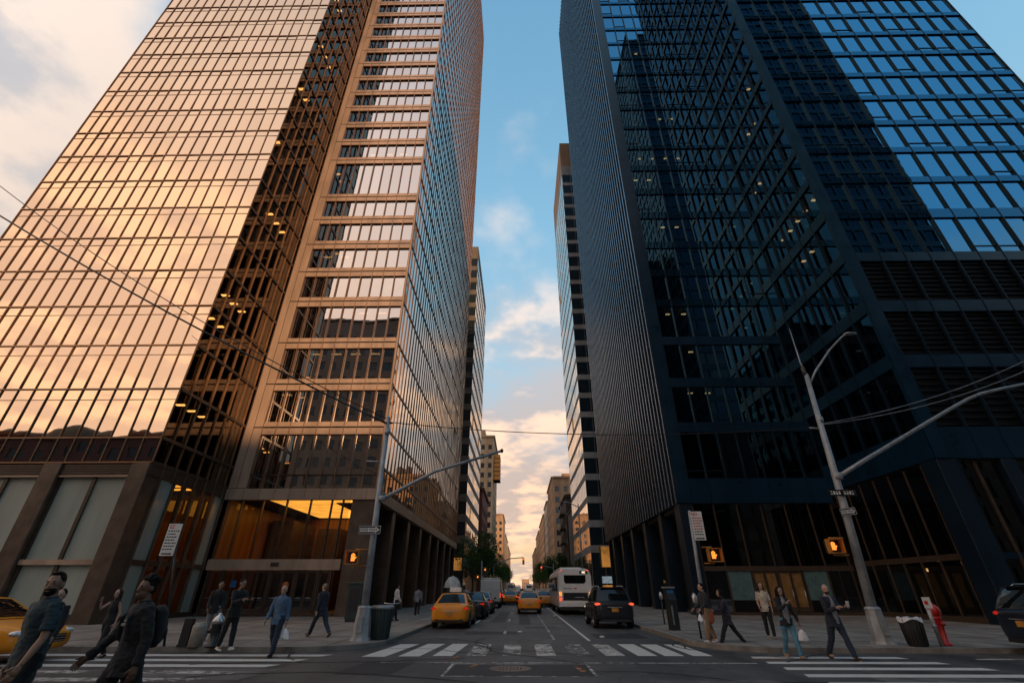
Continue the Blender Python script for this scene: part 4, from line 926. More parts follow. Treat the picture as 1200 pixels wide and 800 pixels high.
# parking sign with pedestrian signal behind, right
def lines_sign(root, c, w, h, lean=0.0, red=(.86,), tall=True, word='NO'):
    m = MB(); ux = Vector((1, 0, 0)); uz = Vector((0, 0, 1))
    m.rbox(c[0]-w/2, c[0]+w/2, c[1]-.015, c[1], c[2]-h/2, c[2]+h/2, 'sign_white', .003)
    yy = c[1]-.0155
    text_mb(m, word, (c[0]-w*.2, yy, c[2]+h*.4), ux, uz, h*.15, 'sign_red', off=.003)
    for q in range(7):
        z = c[2]+h*(.27-.095*q); l = w*random.uniform(.55, .8)
        seg = -w*.4
        while seg < -w*.4+l:
            s2 = random.uniform(.05, .12)*w*1.5; m.box(c[0]+seg, c[0]+min(seg+s2, w*.42), yy-.003, yy, z-h*.018, z+h*.018, 'sign_red' if q in red else 'sign_black'); seg += s2+w*.05
    m.box(c[0]-w*.38, c[0]+w*.22, yy-.003, yy, c[2]-h*.46, c[2]-h*.42, 'sign_black')
    m.add([(c[0]+w*.22, yy-.002, c[2]-h*.475), (c[0]+w*.4, yy-.002, c[2]-h*.44), (c[0]+w*.22, yy-.002, c[2]-h*.405)], [(0, 1, 2)], 'sign_black')
    return m.build('parking_sign', root)
x, y = G(832, 750, SW)
R_ = thing('sign_post', 'grey post with white parking sign and lit crossing signal beside walking couple', 'sign post', (x, y, SW))
m = MB(); t = PA(808, 600); m.tube([(0, 0, .0), (0, 0, .75)], [.13, .11], 'pole_paint', 8); m.tube([(0, 0, .75), t], [.07, .055], 'pole_paint', 10); m.ell((t[0], 0, t[2]), (.07, .07, .07), 'pole_paint', 8, 6); m.build('pole', R_)
c = PA(817, 616); lines_sign(R_, (c[0], -.09, c[2]), .42, 1.0, red=(0, 1, 2, 3, 4))
c = PA(833, 650); ped_signal(R_, c[0]+.1, .1, c[2], -.35)
x, y = G(192, 757, SW)
R_ = thing('sign_post', 'thin post carrying white parking sign with red letters before the golden tower', 'sign post', (x, y, SW))
m = MB(); t = PA(210, 612); m.tube([(0, 0, 0), t], [.035, .03], 'bin_black', 8); m.build('pole', R_)
c = PA(202, 632); lines_sign(R_, (c[0], -.05, c[2]), .46, .98, red=(), word='EZ')
# small street furniture
x, y = G(437, 750, SW)
R_ = thing('litter_bin', 'dark green litter bin with grey rim beside the left signal pole', 'litter bin', (x+.1, y+.4, SW))
m = MB(); m.lathe([(.3, 0), (.31, .03), (.36, .92), (.36, .95)], (0, 0, 0), 'bin_green', 20)
for q in range(20): a = 2*PI*q/20; m.tube([(.31*math.cos(a), .31*math.sin(a), .05), (.372*math.cos(a), .372*math.sin(a), .9)], .014, 'bin_green', 5)
m.build('basket', R_); m = MB(); m.lathe([(.37, .9), (.4, .92), (.4, .98), (.33, 1.02), (.32, .95)], (0, 0, 0), 'galvanised', 20); m.build('rim', R_)
x, y = G(1077, 757, SW)
R_ = thing('litter_bin', 'black mesh litter bin with white bag over its rim beside red hydrant', 'litter bin', (x, y, SW))
m = MB(); m.lathe([(.3, 0), (.31, .03), (.37, .9), (.37, .93)], (0, 0, 0), 'bin_black', 20)
for q in range(20): a = 2*PI*q/20; m.tube([(.315*math.cos(a), .315*math.sin(a), .05), (.38*math.cos(a), .38*math.sin(a), .9)], .013, 'bin_black', 5)
m.build('basket', R_)
m = MB(); pr = []
for q in range(25):
    a = 2*PI*q/24; rr = .385+.015*math.sin(5*a); pr.append((rr*math.cos(a), rr*math.sin(a), .95+.02*math.sin(7*a), .83+.07*math.sin(3*a+1)))
m.add([(p[0], p[1], p[2]) for p in pr]+[(p[0]*1.03, p[1]*1.03, p[3]) for p in pr]+[(p[0]*.9, p[1]*.9, .9) for p in pr], [(i, i+1, 26+i, 25+i) for i in range(24)]+[(50+i, 51+i, i+1, i) for i in range(24)], 'bag_white', True); m.build('bin_liner', R_); R_.scale = (.8, .8, .8)
x, y = G(1110, 756, SW)
R_ = thing('fire_hydrant', 'tall red fire hydrant on the kerb to the right of a grey post', 'fire hydrant', (x, y, SW))
m = MB(); m.lathe([(.17, 0), (.17, .06), (.115, .08), (.115, .75), (.135, .77), (.135, .82), (.12, .84)], (0, 0, 0), 'hydrant_red', 18); m.build('barrel', R_)
m = MB(); m.lathe([(.13, .84), (.17, .9), (.19, 1.0), (.17, 1.1), (.1, 1.18), (.05, 1.2), (.04, 1.25), (.01, 1.26)], (0, 0, 0), 'hydrant_red', 18); m.build('bonnet', R_)
for d_ in ((-1, 0), (1, 0), (0, -1)):
    m = MB(); m.tube([(d_[0]*.1, d_[1]*.1, .62), (d_[0]*.15, d_[1]*.15, .62), (d_[0]*.15, d_[1]*.15, .62), (d_[0]*.19, d_[1]*.19, .62)], [.055, .055, .07, .07], 'hydrant_red', 10); m.build('nozzle', R_)
R_.scale = (.9, .9, .92)
x, y = G(1106, 757, SW)
R_ = thing('parking_post', 'short grey post with small white notice left of the red hydrant', 'post', (x-.12, y-.1, SW))
m = MB(); m.tube([(0, 0, 0), (0, 0, 1.25)], .055, 'galvanised', 10); m.lathe([(.065, .5), (.065, .56)], (0, 0, 0), 'galvanised', 10); m.build('pole', R_)
m = MB(); m.box(-.12, .12, -.07, -.055, 1.0, 1.3, 'sign_white'); m.box(-.09, .02, -.073, -.07, 1.1, 1.2, 'sign_red'); m.build('notice', R_)
x, y = G(228, 757, SW)
m = MB(); m.lathe([(.2, 0), (.2, .5), (.19, .55), (.15, .58), (.15, .61), (.01, .62)], (0, 0, 0), 'bollard_concrete', 20); solo('bollard', m, 'pale round concrete bollard with lighter cap by the left kerb', 'bollard', (x, y, SW))
x, y = G(214, 757, SW)
m = MB(); m.box(-.13, .13, -.07, .07, 0, .72, 'bin_black'); m.box(-.11, .11, -.075, -.07, .5, .68, 'plastic_dark'); m.box(-.15, .15, -.09, .09, 0, .05, 'bin_black'); solo('bollard', m, 'flat black marker post at the left kerb beside the pale bollard', 'bollard', (x, y, SW))
x, y = G(248, 758, SW)
R_ = thing('fire_hydrant', 'black fire hydrant with silver cap at the left kerb', 'fire hydrant', (x, y, SW))
m = MB(); m.lathe([(.2, 0), (.2, .06), (.14, .08), (.14, .55), (.17, .57), (.17, .62)], (0, 0, 0), 'hydrant_black', 18)
for s_ in (-1, 1): m.tube([(s_*.1, 0, .42), (s_*.24, 0, .42)], .065, 'hydrant_black', 10)
m.build('barrel', R_); m = MB(); m.lathe([(.17, .62), (.17, .68), (.12, .78), (.05, .83), (.04, .88), (.01, .885)], (0, 0, 0), 'silver', 18); m.build('bonnet', R_)
x, y = G(413, 728, SW)
R_ = thing('phone_kiosk', 'tall dark green kiosk box beneath the corner column of the golden tower', 'kiosk', (x, y, SW))
m = MB(); m.rbox(-.38, .38, -.3, .3, .12, 1.75, 'bin_green', .03); m.box(-.34, .34, -.26, .26, 0, .12, 'bin_black'); m.build('cabinet', R_); m = MB(); m.rbox(-.42, .42, -.34, .34, 1.75, 1.86, 'bin_green', .03); m.build('roof', R_); m = MB(); m.box(-.28, .28, -.306, -.3, .5, 1.55, 'bin_black'); m.build('panel', R_)
x, y = G(791, 738, SW)
R_ = thing('parking_kiosk', 'black pay station with blue screen near the right avenue kerb', 'pay station', (x, y, SW), .3)
m = MB(); m.rbox(-.2, .2, -.16, .16, 0, 1.1, 'bin_black', .03); m.add([(-.2, -.16, 1.1), (.2, -.16, 1.1), (.2, .16, 1.1), (-.2, .16, 1.1), (-.2, -.02, 1.55), (.2, -.02, 1.55), (.2, .16, 1.55), (-.2, .16, 1.55)], [(0, 3, 2, 1), (4, 5, 6, 7), (0, 1, 5, 4), (1, 2, 6, 5), (2, 3, 7, 6), (3, 0, 4, 7)], 'bin_black'); m.box(-.13, -.06, -.175, -.16, .2, .9, 'silver'); m.build('cabinet', R_)
m = MB(); m.quad((-.16, -.14, 1.14), (.16, -.14, 1.14), (.16, -.04, 1.5), (-.16, -.04, 1.5), 'screen_blue'); m.build('screen', R_); m = MB(); m.box(-.24, .24, -.1, .2, 1.55, 1.62, 'galvanised'); m.build('hood', R_)
for (u, v), lab in (((822, 748), 'slim parking meter with silver head hard by the parking sign post'), ((779, 731), 'parking meter with silver head farther up the right kerb, past the pay station')):
    x, y = G(u, v, SW); R_ = thing('parking_meter', lab, 'parking meter', (x, y, SW), 0, 'parking meters on the right kerb')
    m = MB(); m.tube([(0, 0, 0), (0, 0, 1.05)], .035, 'bin_black', 8); m.build('pole', R_); m = MB(); m.tube([(0, 0, 1.05), (0, 0, 1.12), (0, 0, 1.3), (0, 0, 1.4)], [.05, .09, .09, .03], 'silver', 10); m.build('head', R_)
# bicycle locked behind the bin
x, y = G(451, 746, SW)
R_ = thing('bicycle', 'dark bicycle seen end-on standing behind the dark green bin', 'bicycle', (x+.05, y+.3, SW), math.radians(104))
for px in (-.52, .52):
    m = MB(); m.tube([(px+.34*math.cos(2*PI*q/20), 0, .35+.34*math.sin(2*PI*q/20)) for q in range(21)], .022, 'rubber', 6); w_ = m.build('wheel', R_)
    m = MB()
    for q in range(8): m.tube([(px, 0, .35), (px+.32*math.cos(PI*q/4), 0, .35+.32*math.sin(PI*q/4))], .006, 'silver', 4)
    m.build('spokes', w_)
m = MB()
for a, b in (((-.52, .35), (-.2, .9)), ((-.2, .9), (-.05, .32)), ((-.05, .32), (.4, .85)), ((.4, .85), (-.17, .82)), ((-.52, .35), (-.05, .32)), ((.38, .98), (.52, .35))): m.tube([(a[0], 0, a[1]), (b[0], 0, b[1])], .022, 'car_black', 6)
m.build('frame', R_); m = MB(); m.tube([(.42, -.3, 1.05), (.38, -.1, 1.02), (.38, .1, 1.02), (.42, .3, 1.05)], .02, 'silver', 6); m.build('handlebar', R_); m = MB(); m.ell((-.22, 0, .95), (.14, .08, .04), 'rubber'); m.build('saddle', R_)
# vendor's umbrella beyond the parked taxi
x, y = -5.35, 40.0
R_ = thing('market_umbrella', 'white umbrella on the left sidewalk above the parked taxi roof', 'umbrella', (x, y, SW))
m = MB(); m.tube([(0, 0, 0), (0, 0, 2.5)], .025, 'galvanised', 6); m.build('pole', R_); m = MB(); m.lathe([(.68, 1.62), (.66, 1.68), (.58, 2.0), (.36, 2.3), (.05, 2.42)], (0, 0, 0), 'umbrella_cloth', 10, False); m.build('canopy', R_)
# wires
def cat(p, q, sag, n=24): 
    p, q = Vector(p), Vector(q); return [p.lerp(q, i/n)-Vector((0, 0, 4*sag*(i/n)*(1-i/n))) for i in range(n+1)]
def wire(p, q, sag, r, lab): m = MB(); m.tube(cat(p, q, sag), r, 'wire', 5); solo('overhead_wire', m, lab, 'wire', (0, 0, 0), 'wires slung over the junction')
a, z = A(-40, 228, LT[1]-2); wire(LT, (a, LT[1]-2, z), .35, .042, 'thick lower wire running up left from the left signal pole')
a, z = A(-40, 186, LT[1]-2); wire((LT[0]-.1, LT[1], LT[2]+.25), (a, LT[1]-2, z), .8, .022, 'thin upper wire running up left from the left signal pole')
wire((LT[0], LT[1], LT[2]+.1), RT, .42, .018, 'long span wire slung between the two signal poles')
for v, lab in ((424, 'upper wire from the right signal pole towards the right edge'), (438, 'lower wire from the right signal pole towards the right edge')):
    a, z = A(1240, v-22, RT[1]); m = MB(); m.tube(cat((RT[0]+.05, RT[1], RT[2]-.002*v+.95), (a, RT[1], z), .45), .016, 'galvanised', 5); solo('overhead_wire', m, lab, 'wire', (0, 0, 0), 'wires slung over the junction')
# farther signal arms down the avenue
x, y = -5.0, 95.0
R_ = thing('signal_pole', 'distant grey pole arching a signal arm over the far left lane', 'signal pole', (x, y, SW), 0, 'signal poles down the avenue')
m = MB(); m.tube([(0, 0, 0), (0, 0, 7.2)], [.14, .09], 'galvanised', 8); m.build('pole', R_)
m = MB(); m.tube([(0, 0, 5.2), (1.2, 0, 6.0), (3, 0, 6.6), (5.6, 0, 6.8)], [.1, .09, .08, .07], 'galvanised', 8); m.build('mast_arm', R_)
m = MB(); m.rbox(5.4, 5.8, -.2, .2, 5.6, 6.75, 'signal_yellow', .03); s_ = m.build('traffic_light', R_); m = MB(); m.ell((5.6, -.2, 6.5), (.13, .06, .13), 'signal_red', 8, 6); m.build('red_lamp', s_)
x, y = 6.6, 100.0
R_ = thing('signal_pole', 'distant pole with lit red signal above the taxis at right', 'signal pole', (x, y, SW), 0, 'signal poles down the avenue')
m = MB(); m.tube([(0, 0, 0), (0, 0, 6)], [.14, .09], 'galvanised', 8); m.build('pole', R_); m = MB(); m.tube([(0, 0, 5.2), (-2.4, 0, 5.6)], .07, 'galvanised', 8); m.build('mast_arm', R_)
m = MB(); m.rbox(-2.6, -2.2, -.2, .2, 4.5, 5.55, 'signal_yellow', .03); s_ = m.build('traffic_light', R_); m = MB(); m.ell((-2.4, -.2, 5.3), (.13, .06, .13), 'signal_red', 8, 6); m.build('red_lamp', s_)
x, y = 7.4, 60.0
R_ = thing('lamp_post', 'tall thin lamp post in front of the narrow glazed tower', 'lamp post', (x, y, SW))
m = MB(); m.tube([(0, 0, 0), (0, 0, 11)], [.12, .07], 'galvanised', 8); m.build('pole', R_); m = MB(); m.tube([(0, 0, 10.6), (-1.2, 0, 11.2), (-2.2, 0, 11.3)], .05, 'galvanised', 6); m.ell((-2.4, 0, 11.28), (.35, .13, .08), 'galvanised', 8, 6); m.build('lamp_arm', R_)
x, y = -5.4, 70.0
R_ = thing('signal_pole', 'pole with amber-lit crossing signal below the slim office block', 'signal pole', (x, y, SW), 0, 'signal poles down the avenue')
m = MB(); m.tube([(0, 0, 0), (0, 0, 5)], [.12, .09], 'galvanised', 8); m.build('pole', R_); ped_signal(R_, -.5, 0, 3.0, .5); ped_signal(R_, .5, 0, 3.9, -.5)
# ------------------------------------------------------------------ vehicles (built nose along +x)
def V3(a): return Vector(a)
def loft_body(st, m, arches, ar=.37):
    mb = MB(); secs = []
    for x, zb, zt, hw in st:
        h = zt-zb
        half = [(0, zb), (.8*hw, zb), (.95*hw, zb+.06), (hw, zb+.35*h), (.992*hw, zb+.66*h), (.95*hw, zt-.05), (.84*hw, zt), (0, zt+.025)]
        secs.append([(x, y, z) for y, z in half]+[(x, -y, z) for y, z in reversed(half[1:-1])])
    n = len(secs[0]); vs = [p for s in secs for p in s]
    fs = [(i*n+k, (i+1)*n+k, (i+1)*n+(k+1) % n, i*n+(k+1) % n) for i in range(len(secs)-1) for k in range(n)]
    fs += [tuple(range(n)), tuple(reversed(range((len(secs)-1)*n, len(secs)*n)))]
    mb.add(vs, fs, m, True)
    ob = bpy.data.objects.new('tmp', mb.mesh('body')); COL.objects.link(ob)
    md = ob.modifiers.new('s', 'SUBSURF'); md.levels = md.render_levels = 2
    cut = MB()
    for ax, hw in arches:
        for s in (-1, 1): cut.tube([(ax, s*(hw-.28), ar-.03), (ax, s*(hw+.3), ar-.03)], ar+.035, 'plastic_dark', 20)
    co = bpy.data.objects.new('cut', cut.mesh('cut')); COL.objects.link(co)
    bm = bmesh.new(); bm.from_mesh(co.data); bmesh.ops.recalc_face_normals(bm, faces=bm.faces); bm.to_mesh(co.data); bm.free()
    bm = bmesh.new(); bm.from_mesh(ob.data); bmesh.ops.recalc_face_normals(bm, faces=bm.faces); bm.to_mesh(ob.data); bm.free()
    md = ob.modifiers.new('b', 'BOOLEAN'); md.operation = 'DIFFERENCE'; md.object = co; md.solver = 'EXACT'; md.material_mode = 'TRANSFER'
    dg = bpy.context.evaluated_depsgraph_get(); dg.update(); me = bpy.data.meshes.new_from_object(ob.evaluated_get(dg))
    bpy.data.objects.remove(ob); bpy.data.objects.remove(co)
    for p in me.polygons: p.use_smooth = True
    return me
def mesh_obj(name, me, parent): o = bpy.data.objects.new(name, me); COL.objects.link(o); o.parent = parent; return o
def patch(c, us, vs, bul, cells, nsub=3):
    """bilinear bulged patch c=(p00,p10,p11,p01); cells(i,j)->key; returns {key: MB-ready (verts, faces)}"""
    c = [V3(p) for p in c]; nrm = (c[1]-c[0]).cross(c[3]-c[0]).normalized(); out = {}
    for i in range(len(us)-1):
        for j in range(len(vs)-1):
            k = cells(i, j); V, Fc = out.setdefault(k, ([], []))
            o = len(V)
            for a in range(nsub+1):
                for b in range(nsub+1):
                    u = us[i]+(us[i+1]-us[i])*a/nsub; v = vs[j]+(vs[j+1]-vs[j])*b/nsub
                    p = (c[0]*(1-u)+c[1]*u)*(1-v)+(c[3]*(1-u)+c[2]*u)*v
                    V.append(p+nrm*bul*(4*u*(1-u)*.7+.3*4*v*(1-v)))
            for a in range(nsub):
                for b in range(nsub): Fc.append((o+a*(nsub+1)+b, o+(a+1)*(nsub+1)+b, o+(a+1)*(nsub+1)+b+1, o+a*(nsub+1)+b+1))
    return out
def cabin(root, paintm, xf, xr, zbf, zbr, hwb, xft, xrt, zr, hwt, cols, body_name='cabin'):
    """greenhouse: pillars and roof in body colour, each pane a part"""
    body = MB(); winds = []
    zf_, zr_ = zr-.03, zr-.02
    for s in (-1, 1):
        c = [(xr, s*hwb, zbr), (xf, s*hwb, zbf), (xft, s*hwt, zf_), (xrt, s*hwt, zr_)]
        if s > 0: c = [c[1], c[0], c[3], c[2]]
        us = cols if s < 0 else [1-q for q in reversed(cols)]
        res = patch(c, us, [0, .06, .88, 1], .02, lambda i, j: ('w', i) if (i % 2 == 1 and j == 1) else 'b')
        for k, (V, Fc) in res.items():
            if k == 'b': body.add(V, Fc, paintm, True)
            else: winds.append(('side_window', V, Fc))
    for nm, c in (('windscreen', [(xf, -hwb, zbf), (xf, hwb, zbf), (xft, hwt, zf_), (xft, -hwt, zf_)]), ('rear_window', [(xr, hwb, zbr), (xr, -hwb, zbr), (xrt, -hwt, zr_), (xrt, hwt, zr_)])):
        res = patch(c, [0, .07, .93, 1], [0, .06, .92, 1], .05, lambda i, j: 'w' if (i == 1 and j == 1) else 'b', 5)
        body.add(*res['b'], paintm, True); winds.append((nm,)+res['w'])
    res = patch([(xrt, -hwt, zr_), (xft, -hwt, zf_), (xft, hwt, zf_), (xrt, hwt, zr_)], [0, 1], [0, 1], .035, lambda i, j: 'b', 8)
    body.add(*res['b'], paintm, True); body.build(body_name, root)
    for nm, V, Fc in winds: MB().add(V, Fc, 'car_glass', True).build(nm, root)
def wheel(root, x, y, r=.335, w=.22):
    s = 1 if y > 0 else -1
    def ring(prof, m, seg=24):
        mb = MB(); vs = []
        for rr, yy in prof:
            for k in range(seg): a = 2*PI*k/seg; vs.append((x+rr*math.cos(a), y+s*yy, r+rr*math.sin(a)))
        mb.add(vs, [(i*seg+k, i*seg+(k+1) % seg, (i+1)*seg+(k+1) % seg, (i+1)*seg+k) for i in range(len(prof)-1) for k in range(seg)], m, True); return mb
    t = ring([(r*.66, 0), (r*.9, .01), (r, -.02), (r, -w+.02), (r*.9, -w)], 'rubber').build('wheel', root)
    m = ring([(r*.66, -.01), (r*.62, -.03), (r*.6, -.1)], 'rim'); 
    for k in range(5):
        a = 2*PI*k/5+.3; m.add([(x+.04*math.cos(a+1.2), y-s*.03, r+.04*math.sin(a+1.2)), (x+r*.64*math.cos(a+.16), y-s*.02, r+r*.64*math.sin(a+.16)), (x+r*.64*math.cos(a-.16), y-s*.02, r+r*.64*math.sin(a-.16)), (x+.04*math.cos(a-1.2), y-s*.03, r+.04*math.sin(a-1.2))], [(0, 1, 2, 3)], 'rim')
    m.lathe([(.0, 0)], (x, y, r), 'rim', 3) if False else None
    m.build('rim', t)
    ring([(r*.6, -.09), (.01, -.09)], 'plastic_dark').build('hub', t)
def end_details(root, L, W, zl, zp, plate, lit=False, suv=False, front=True):
    for s in (-1, 1):
        m = MB(); m.ell((-L/2+.14, s*(W/2-.2), zl), (.12, .19, .065), 'tail_lit' if lit else 'tail_red', 14, 9); m.build('tail_light', root)
        if front:
            m = MB(); m.ell((L/2-.2, s*(W/2-.25), .66 if not suv else .8), (.16, .18, .075), 'head_lit' if lit else 'headlight_glass', 14, 9); m.build('headlight', root)
        m = MB(); m.rbox(L*.12, L*.12+.12, s*(W/2-.02)-.09+s*.09, s*(W/2-.02)+.09+s*.09, .95 if not suv else 1.1, 1.07 if not suv else 1.25, 'plastic_dark', .02); m.build('mirror', root)
    m = MB(); m.box(-L/2-.012, -L/2+.05, -.16, .16, zp-.075, zp+.075, plate); m.build('number_plate', root)
    m = MB(); m.box(-L/2+.02, -L/2+.2, -W/2+.25, W/2-.25, .3, .4, 'plastic_dark'); m.box(-L/2-.005, -L/2+.1, -.35, .35, zp+.1, zp+.125, 'silver'); m.build('bumper_trim', root)
    if front:
        m = MB(); m.box(L/2-.12, L/2-.0, -.5, .5, .42, .6, 'plastic_dark')
        for q in range(3): m.box(L/2-.02, L/2+.01, -.48, .48, .44+.06*q, .455+.06*q, 'silver')
        m.build('grille', root)
def seams(root, xs, W, z0, z1):
    m = MB()
    for x in xs:
        for s in (-1, 1): m.box(x-.006, x+.006, s*(W/2-.03), s*(W/2+.001), z0, z1, 'plastic_dark')
    m.build('door_seams', root)
    for s in (-1, 1):
        for x in xs[:-1]: m = MB(); m.box(x+.12, x+.3, s*(W/2-.02), s*(W/2+.025), z1-.16, z1-.13, 'silver'); m.build('door_handle', root)
def sedan(name, label, paintm, taxi=False, lit=False, group=None):
    R_ = thing(name, label, 'taxi' if taxi else 'car', (0, 0, 0), 0, group)
    st = [(-2.42, .4, .8, .66), (-2.37, .3, .95, .8), (-2.2, .24, 1.02, .88), (-1.7, .2, 1.03, .915), (-.8, .18, .98, .92), (.4, .18, .95, .92), (1.0, .18, .95, .92), (1.65, .2, .87, .905), (2.15, .22, .77, .85), (2.37, .26, .68, .74), (2.42, .36, .58, .62)]
    mesh_obj('body', loft_body(st, paintm, ((-1.42, .92), (1.42, .92))), R_)
    cabin(R_, paintm, 1.12, -1.85, .93, 1.0, .81, .2, -1.0, 1.46, .6, [0, .13, .5, .55, .92, 1])
    for x in (-1.42, 1.42):
        for s in (-1, 1): wheel(R_, x, s*.915)
    end_details(R_, 4.84, 1.84, .84, .62, 'plate_orange', lit); seams(R_, (-.95, .1, 1.05), 1.84, .35, .92)
    if taxi:
        m = MB(); m.rbox(-.45, -.2, -.33, .33, 1.485, 1.52, 'plastic_dark', .01); m.rbox(-.4, -.25, -.3, .3, 1.52, 1.72, 'sign_white', .02); s_ = m.build('roof_sign', R_)
    return R_
def suv(name, label, paintm, lit=False, group=None, roofrack=True):
    R_ = thing(name, label, 'suv', (0, 0, 0), 0, group)
    st = [(-2.36, .42, 1.0, .72), (-2.32, .34, 1.12, .86), (-2.1, .28, 1.16, .94), (-1.5, .25, 1.15, .96), (0, .24, 1.1, .96), (1.0, .24, 1.08, .96), (1.7, .26, 1.02, .94), (2.15, .28, .94, .88), (2.34, .34, .84, .78), (2.38, .44, .72, .66)]
    mesh_obj('body', loft_body(st, paintm, ((-1.4, .96), (1.42, .96)), .4), R_)
    cabin(R_, paintm, 1.05, -2.22, 1.06, 1.12, .86, .3, -1.92, 1.72, .68, [0, .06, .26, .3, .58, .62, .93, 1] if False else [0, .1, .52, .56, .93, 1])
    for x in (-1.4, 1.42):
        for s in (-1, 1): wheel(R_, x, s*.955, .37, .24)
    end_details(R_, 4.74, 1.92, 1.02, .78, 'plate_orange', lit, True); seams(R_, (-1.0, .05, 1.0), 1.92, .4, 1.05)
    m = MB()
    for s in (-1, 1): m.tube([(-1.7, s*.6, 1.72), (-1.6, s*.6, 1.78), (0, s*.6, 1.79), (.1, s*.6, 1.72)], .02, 'silver', 6)
    m.build('roof_rails', R_); m = MB(); m.box(-2.05, -1.9, -.55, .55, 1.7, 1.74, paintm); m.build('spoiler', R_)
    return R_
def van(name, label, group=None):
    R_ = thing(name, label, 'van', (0, 0, 0), 0, group); P = 'van_white'
    b = MB(); prof = [(-2.8, .45), (-2.8, 2.35), (-2.7, 2.52), (1.2, 2.55), (1.55, 2.45), (2.15, 1.35), (2.75, 1.15), (2.85, .9), (2.85, .42)]
    hw = 1.0
    rings = []
    for k, (y, sh) in enumerate(((-1.0, .06), (-.97, .0), (.97, .0), (1.0, .06))): rings.append([(x*(1-sh*.3), y, .42+(z-.42)*(1-sh*.35)) for x, z in prof])
    n = len(prof); vs = [p for r in rings for p in r]
    b.add(vs, [(i*n+k, i*n+(k+1) % n, (i+1)*n+(k+1) % n, (i+1)*n+k) for i in range(3) for k in range(n)]+[tuple(range(n)), tuple(reversed(range(3*n, 4*n)))], P); b.build('body', R_)
    m = MB(); m.quad((2.13, -.9, 1.42), (2.13, .9, 1.42), (1.62, .85, 2.38), (1.62, -.85, 2.38), 'car_glass'); o = m.build('windscreen', R_); o.location = (.03, 0, .01)
    for s in (-1, 1):
        d = MB(); d.box(-2.83, -2.8, min(s*.03, s*.94), max(s*.03, s*.94), .6, 2.38, P); dd = d.build('rear_door', R_)
        h = MB(); h.box(-2.86, -2.83, s*.08-.02, s*.08+.02, 1.1, 1.35, 'plastic_dark'); h.build('handle', dd)
        if s < 0 or True: h = MB(); h.box(-2.836, -2.83, min(s*.15, s*.85), max(s*.15, s*.85), 1.5 if s < 0 else 1.5, 2.2, 'plastic_dark' if False else P); h.build('panel', dd)
        m = MB(); m.box(-2.84, -2.79, s*.99-.05, s*.99+.0 if s < 0 else s*.99+.05, .9, 1.35, 'tail_lit'); m.build('tail_light', R_)
        m = MB(); m.quad((1.1, s*1.004, 1.45), (2.0, s*1.004, 1.45), (1.6, s*1.0, 2.2), (1.1, s*1.0, 2.2), 'car_glass'); m.build('side_window', R_)
        for x in (-1.7, 1.95): wheel(R_, x, s*1.0, .36, .24)
    m = MB(); m.box(-2.92, -2.8, -.98, .98, .38, .58, 'plastic_dark'); m.build('bumper', R_); m = MB(); m.box(-2.85, -2.83, .15, .6, .75, 1.2, 'plastic_dark'); m.build('rear_panel', R_)
    m = MB()
    for x in (-2.4, -1, .4): m.box(x-.03, x+.03, -.9, .9, 2.6, 2.66, 'silver')
    for y in (-.85, .85): m.box(-2.5, .6, y-.03, y+.03, 2.66, 2.72, 'silver')
    m.rbox(-2.3, -1.2, -.7, -.1, 2.72, 2.86, 'cloth_tan', .03); m.build('roof_rack', R_)
    return R_
